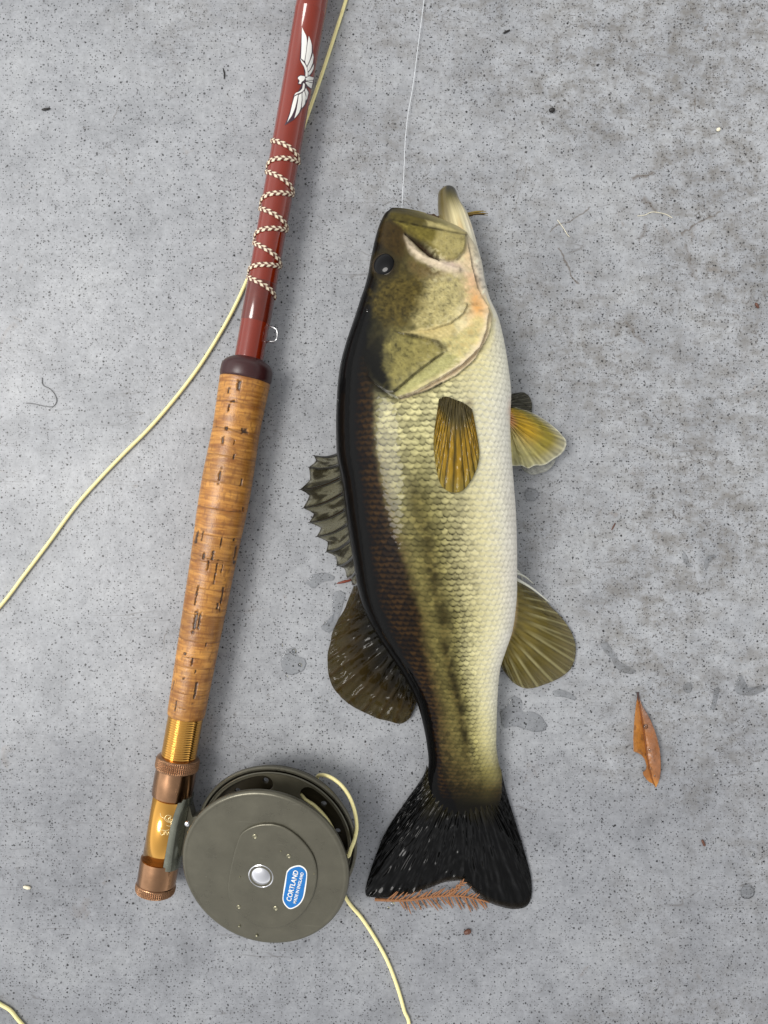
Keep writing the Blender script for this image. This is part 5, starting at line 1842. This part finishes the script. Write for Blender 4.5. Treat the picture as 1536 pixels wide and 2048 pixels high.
# ------------------------------------------------------------------ leaf
def build_leaf():
    Z8 = lambda x, y: (1180 + x / 4.315, 1340 + y / 4.315)
    right = [(205, 420), (260, 432), (310, 452), (370, 490), (430, 522), (510, 556), (590, 582), (680, 602), (760, 610), (850, 613), (920, 606), (970, 591), (1015, 569)]
    left = [(205, 408), (260, 404), (330, 394), (410, 385), (500, 378), (600, 374), (704, 377), (714, 412), (735, 446), (775, 474), (830, 489), (862, 482), (885, 455), (912, 464), (948, 490), (968, 514), (980, 542), (1015, 567)]
    midr = [(205, 414), (350, 436), (500, 460), (640, 480), (760, 496), (860, 515), (960, 541), (1015, 568)]
    y = np.linspace(205, 1015, 170)
    l = np.interp(y, *zip(*left)); r = np.interp(y, *zip(*right)); m = np.interp(y, *zip(*midr))
    m = np.clip(m, l + 0.5, r - 0.5)
    n = 16
    a = np.linspace(-1, 1, 2 * n + 1)
    X = np.where(a[None] < 0, m[:, None] + (m - l)[:, None] * a[None], m[:, None] + (r - m)[:, None] * a[None])
    Y = y[:, None] + 0 * X
    off = (X - m[:, None]) / 110.0
    f = (y[:, None] - 205) / 810
    Z = 0.0009 + 0.0034 * np.abs(off) ** 1.3 * (0.4 + np.sin(PI * f)) + 0.0012 * np.sin(f * 5 + 1) ** 2 - 0.0003 * np.exp(-(off / 0.03) ** 2) + 0.0009 * (fbm(X / 90, Y / 90, 3) - 0.5)
    vein = np.abs(((Y + np.abs(off) * 130) / 34) % 1 - 0.5) * 2
    Z = Z + 0.00012 * sstep(0.7, 1, vein)
    px, py = Z8(X, Y)
    P = W(px, py, np.maximum(Z, 0.0006))
    sh = X.shape
    c = mixc(C3((172, 108, 44), sh), C3((140, 88, 46), sh), sstep(-0.05, 0.5, off))
    c = mixc(c, C3((196, 128, 44), sh), 0.8 * (1 - sstep(-0.5, -0.1, off)) * (1 - sstep(0.5, 0.8, f)))
    c = mixc(c, C3((106, 78, 66), sh), 0.75 * sstep(0, 0.25, off) * (1 - sstep(0.15, 0.42, f)))
    c = mixc(c, C3((58, 28, 22), sh), 1 - sstep(0.03, 0.10, f))
    c = mixc(c, C3((198, 136, 52), sh), 0.7 * sstep(0.88, 1, f))
    c = c * (0.60 + 0.50 * fbm(X / 40, Y / 40, 8))[..., None]
    c = mixc(c, C3((84, 48, 24), sh), 0.5 * sstep(0.66, 0.76, fbm(X / 30, Y / 30, 15, 3)))
    c = mixc(c, C3((84, 44, 20), sh), 0.8 * np.exp(-(off / 0.018) ** 2))
    edge = np.minimum(a[None] + 1, 1 - a[None])
    c = mixc(c, C3((90, 54, 26), sh), 0.5 * np.exp(-(edge / 0.05) ** 2))
    lf = root('leaf', 'fallen orange brown leaf with a bite out of one edge', 'leaf', tuple(W(1293, 1480, 0)))
    sheet('blade', P, c, np.ones(sh), M_leaf, lf, 0.0003)
    tube('stalk', smooth_path([W(*Z8(412, 192), .0012), W(*Z8(415, 230), .0014), W(*Z8(424, 290), .0017)], 12), np.linspace(.0007, .0004, 12), plain('stalk_dark', (52, 24, 20), 0.4), lf, 8)
    mid = [W(*Z8(np.interp(q, *zip(*midr)), q), 0.0014 + 0.0011 * math.sin((q - 205) / 810 * 5 + 1) ** 2) for q in np.linspace(280, 1000, 24)]
    tube('midrib', mid, np.linspace(.0004, .00018, 24), plain('midrib_brown', (120, 66, 26), 0.4), lf, 6)
    for x, y_, r in ((480, 488, 22), (550, 628, 14), (520, 690, 18), (470, 735, 12), (528, 850, 12), (558, 915, 9)):
        X1, Y1 = Z8(x, y_)
        dome('water_bead', X1, Y1, 0.0022, r / 4.315 * S, r / 4.315 * S * 0.45, M_water, lf, 20, 6)


build_leaf()


# ------------------------------------------------------------------ needle twig under the tail
def build_twig():
    Zt = lambda x, y: (720 + x / 4.267, 1740 + y / 4.267)
    tw = root('needle_twig', 'brown flat-needled conifer sprig under the tail of the bass', 'twig', tuple(W(860, 1800, 0)))
    stem = smooth_path([Zt(125, 252), Zt(300, 258), Zt(450, 252), Zt(620, 228), Zt(780, 218), Zt(930, 232), Zt(1105, 275)], 80)
    tube('stem', W(stem[:, 0], stem[:, 1], 0.0018), np.linspace(.0009, .0005, 80), M_needle, tw, 8)
    side = smooth_path([Zt(740, 222), Zt(800, 185), Zt(880, 100)], 30)
    tube('stem', W(side[:, 0], side[:, 1], 0.0050), np.linspace(.0006, .0003, 30), M_needle, tw, 8)
    rr_ = random.Random(5)

    def needle(x, y, ang, ln, z0, z1, bend):
        n = 9
        t = np.linspace(0, 1, n)
        a = math.radians(ang)
        q = np.stack([x + ln * t * math.cos(a) + bend * np.sin(PI * t * 0.5) * -math.sin(a), y - ln * t * math.sin(a) + bend * np.sin(PI * t * 0.5) * math.cos(a) * -1], -1)
        pxy = np.array([Zt(*p_) for p_ in q])
        tube('needle', W(pxy[:, 0], pxy[:, 1], z0 + (z1 - z0) * t), 0.00042 * np.sqrt(np.clip(np.sin(PI * (0.12 + 0.86 * t)), 0.02, 1)), M_needle, tw, 6, flat=0.5)

    for i, x in enumerate(np.linspace(330, 1050, 24)):
        sxy = np.interp(x, [125, 300, 450, 620, 780, 930, 1105], [252, 258, 252, 228, 218, 232, 275])
        needle(x, sxy, -rr_.uniform(46, 66), rr_.uniform(95, 150) * (0.7 if x > 950 or x < 380 else 1), 0.0018, rr_.uniform(0.0008, 0.003), rr_.uniform(-14, 4))
    for i, x in enumerate(np.linspace(230, 980, 24)):
        sxy = np.interp(x, [125, 300, 450, 620, 780, 930, 1105], [252, 258, 252, 228, 218, 232, 275])
        needle(x, sxy, rr_.uniform(28, 52), rr_.uniform(75, 115) * (0.6 if x > 900 else 1), 0.0025, rr_.uniform(0.0045, 0.0065), rr_.uniform(-10, 10))
    for i in range(7):
        t = i / 6
        needle(760 + 110 * t, 210 - 95 * t, 62 + rr_.uniform(-25, 25), 45, 0.0050, 0.0058, 4)
        needle(760 + 110 * t, 210 - 95 * t, 15 + rr_.uniform(-20, 20), 45, 0.0050, 0.0058, 4)


build_twig()

# ------------------------------------------------------------------ scraps on the deck


def scrap(name, label, cat, px, py, length, width, ang, mat, h=0.0005, bendy=0.0, group=None):
    n = 10
    t = np.linspace(-0.5, 0.5, n)
    a = math.radians(ang)
    q = np.stack([px + length * t * math.cos(a) - bendy * np.cos(PI * t) * math.sin(a), py - length * t * math.sin(a) - bendy * np.cos(PI * t) * math.cos(a)], -1)
    w = width * S / 2 * (0.35 + 0.65 * np.sqrt(np.clip(np.cos(PI * t), 0, 1))) * (1 + 0.25 * (rng.random(n) - 0.5))
    o = tube(name, W(q[:, 0], q[:, 1], h), w, mat, None, 8, flat=min(1.0, h / (width * S / 2)))
    return tag(o, label, cat, group)


scrap('twig_scrap', 'short black twig scrap lying alone on bare deck left of the red rod', 'twig', 92, 218, 18, 5, 8, M_darkbit)
scrap('red_stalk', 'small reddish stalk sticking out behind the spiny fin of the bass', 'twig', 690, 1163, 34, 5, 14, M_twig, 0.0012)
scrap('bark_crumb', 'red brown crumb on the deck below the needle sprig', 'debris', 935, 1864, 15, 11, 20, M_redbit, 0.0013)
scrap('pale_chip', 'pale straw chip on the deck beside the rod butt', 'debris', 54, 1775, 15, 7, -12, M_palebit, 0.0009)
scrap('paint_fleck', 'tiny white fleck on the stained deck above the leader', 'debris', 1437, 259, 8, 7, 30, M_palebit, 0.0008)
scrap('dirt_crumb', 'tiny black crumb on the deck above the lower jaw of the bass', 'debris', 1104, 220, 12, 10, 10, M_darkbit, 0.0011)
scrap('seed_scrap', 'dark seed scrap on the deck beside the brown stains', 'debris', 1013, 63, 16, 4, 25, M_darkbit, 0.0007)
scrap('leaf_crumb', 'thin dark red leaf crumb at the deck edge above the anal fin', 'debris', 1514, 611, 12, 6, -60, M_redbit, 0.0009)
scrap('leaf_crumb', 'brown leaf crumb on the deck below the orange leaf', 'debris', 1407, 1686, 14, 6, -65, M_redbit, 0.0009)
scrap('grass_scrap', 'thin tan grass scrap on the deck between pelvic and anal fins', 'debris', 1227, 1053, 16, 3, 62, M_redbit, 0.0005)
scrap('twig_scrap', 'thin dark splinter lying beside the wings emblem on the rod', 'twig', 447, 147, 22, 3, -84, M_darkbit, 0.0005, 1.5)

hair = smooth_path([W(84, 755, .0004), W(86, 770, .0004), W(100, 778, .0004), W(110, 790, .0004), W(113, 803, .0004), W(105, 813, .0004), W(88, 812, .0004), W(70, 808, .0004), W(52, 806, .0004)], 80)
tag(tube('hair_strand', hair, 0.00020, plain('grey_hair', (104, 104, 104), 0.4), None, 6), 'curled grey hair strand stuck on the deck', 'hair')
for a, lab in (([(1115, 440), (1126, 455), (1134, 468), (1139, 474)], 'fine white thread on the deck beside the fly lure'),
               ([(1275, 432), (1290, 430), (1305, 424), (1330, 428), (1345, 436)], 'fine white thread crossing the brown stained deck')):
    tag(tube('white_thread', smooth_path([W(x, y, .0004) for x, y in a], 40), 0.00016, M_palebit, None, 6), lab, 'thread')


# ------------------------------------------------------------------ water on the deck
def puddle(outline, label, h=0.0005, seed=0):
    P = smooth_path(list(outline) + [outline[0]], 90)[:-1]
    c = P.mean(0)
    rings = np.array([1.0, 0.985, 0.95, 0.88, 0.7, 0.4])
    zz = np.array([0.00005, 0.55, 0.85, 0.97, 1.0, 1.0]) * np.array([1, h, h, h, h, h])
    d = P - c
    wob = 1 + 0.10 * (fbm(d[:, 0] / 7 + seed, d[:, 1] / 7, seed) - 0.5) * 2
    V = []
    for r, z in zip(rings, zz):
        q = c + d * r * wob[:, None]
        V.append(W(q[:, 0], q[:, 1], z))
    n = len(P)
    V = np.vstack(V + [W(c[0], c[1], h)[None]])
    F = [tuple(f) for f in grid_faces(len(rings), n, True)]
    k = (len(rings) - 1) * n
    F += [(k + i, k + (i + 1) % n, len(V) - 1) for i in range(n)]
    o = fix_normals(mk('water_puddle', V, F, M_water))
    return tag(o, label, 'puddle')


puddle([(1000, 1425), (1015, 1408), (1022, 1395), (1036, 1394), (1044, 1402), (1046, 1424), (1066, 1424), (1086, 1438), (1092, 1458), (1070, 1464), (1030, 1452), (1006, 1456)], 'branching water puddle beside the white belly above the tail', 0.0006, 1)
puddle([(1104, 1384), (1118, 1379), (1136, 1384), (1152, 1395), (1148, 1400), (1128, 1394), (1108, 1392)], 'narrow water streak just below the anal fin', 0.0005, 2)
puddle([(1200, 1285), (1212, 1284), (1224, 1298), (1234, 1312), (1240, 1324), (1262, 1336), (1272, 1344), (1250, 1346), (1230, 1334), (1222, 1316), (1206, 1300)], 'slanting water streak on the deck between anal fin and leaf', 0.0005, 3)
puddle([(1366, 1372), (1376, 1365), (1384, 1370), (1382, 1384), (1370, 1384)], 'small round water spot above the leaf tip', 0.0005, 4)
puddle([(1428, 1377), (1438, 1376), (1434, 1402), (1428, 1420), (1420, 1414), (1426, 1396)], 'upright water streak on the deck right of the leaf stalk', 0.0005, 5)
puddle([(1048, 985), (1058, 976), (1072, 980), (1078, 990), (1068, 1002), (1054, 1000)], 'single fat water drop below the pelvic fins', 0.0011, 6)
puddle([(1468, 1376), (1480, 1350), (1488, 1362), (1480, 1376), (1500, 1382), (1526, 1370), (1536, 1376), (1506, 1390), (1478, 1388)], 'crooked water streak near the deck stains right of the leaf', 0.0005, 7)
puddle([(560, 1320), (572, 1300), (590, 1296), (596, 1312), (612, 1322), (606, 1340), (584, 1350), (566, 1342)], 'water puddle between the cork grip and the soft dorsal fin', 0.0007, 8)
puddle([(612, 1165), (624, 1150), (646, 1146), (664, 1150), (668, 1160), (646, 1164), (626, 1176)], 'water puddle below the spiny fin next to the red stalk', 0.0006, 9)
puddle([(664, 1190), (676, 1180), (690, 1186), (684, 1214), (672, 1250), (660, 1264), (642, 1254), (664, 1244), (664, 1214)], 'tall water film along the front edge of the soft dorsal fin', 0.0006, 10)
puddle([(1365, 1100), (1374, 1112), (1378, 1124), (1384, 1134), (1374, 1132), (1366, 1118)], 'short water streak right of the anal fin spine', 0.0005, 11)
puddle([(1408, 1128), (1412, 1116), (1424, 1110), (1432, 1114), (1420, 1124), (1414, 1138), (1408, 1142)], 'hooked water streak beside the short one', 0.0005, 12)
puddle([(1480, 1780), (1492, 1768), (1506, 1776), (1508, 1790), (1498, 1798), (1484, 1794)], 'round ringed water drop right of the tail fin', 0.0012, 13)
# clear drops thrown around the reel and fish
drop_sets = [('tiny clear water drop beside the lower rim of the reel', [(402, 1790, 3.0), (398, 1776, 2.0), (408, 1800, 1.8)]),
             ('tiny clear water drop at the free edge of the soft dorsal fin', [(640, 1395, 2), (655, 1402, 2.4)]),
             ('clear water drop at the puddle between cork grip and dorsal fin', [(563, 1290, 3), (600, 1330, 4), (588, 1302, 5), (573, 1352, 3)]),
             ('clear water drop on bare deck below the orange leaf', [(1430, 1550, 4), (1439, 1562, 3), (1505, 1708, 5)]),
             ('clear water drop under the round ringed drop', [(1470, 1820, 3), (1462, 1832, 3.4)]),
             ('clear water drop far below the tail fin on bare deck', [(1310, 1978, 4), (1322, 1984, 3)]),
             ('clear water drop on the stem end of the needle sprig', [(785, 1808, 5), (776, 1816, 3), (780, 1796, 2.4)])]
for lab, ds in drop_sets:
    for x, y, r in ds:
        o = dome('water_drop', x, y, 0.00005, r * S, r * S * 0.5, M_water, None, 20, 7)
        tag(o, lab, 'water drop', lab.replace('water drop', 'water drops'))
# beads clinging along the back of the fish
for x, y, r in ((712, 625, 2.2), (736, 622, 4), (694, 690, 2.6), (683, 724, 3), (735, 560, 2), (818, 557, 2.6), (676, 800, 2)):
    z = body_z(x, y)
    o = dome('water_bead', x, y, z - 0.0002, r * S, r * S * 0.55, M_water, fish, 16, 6)
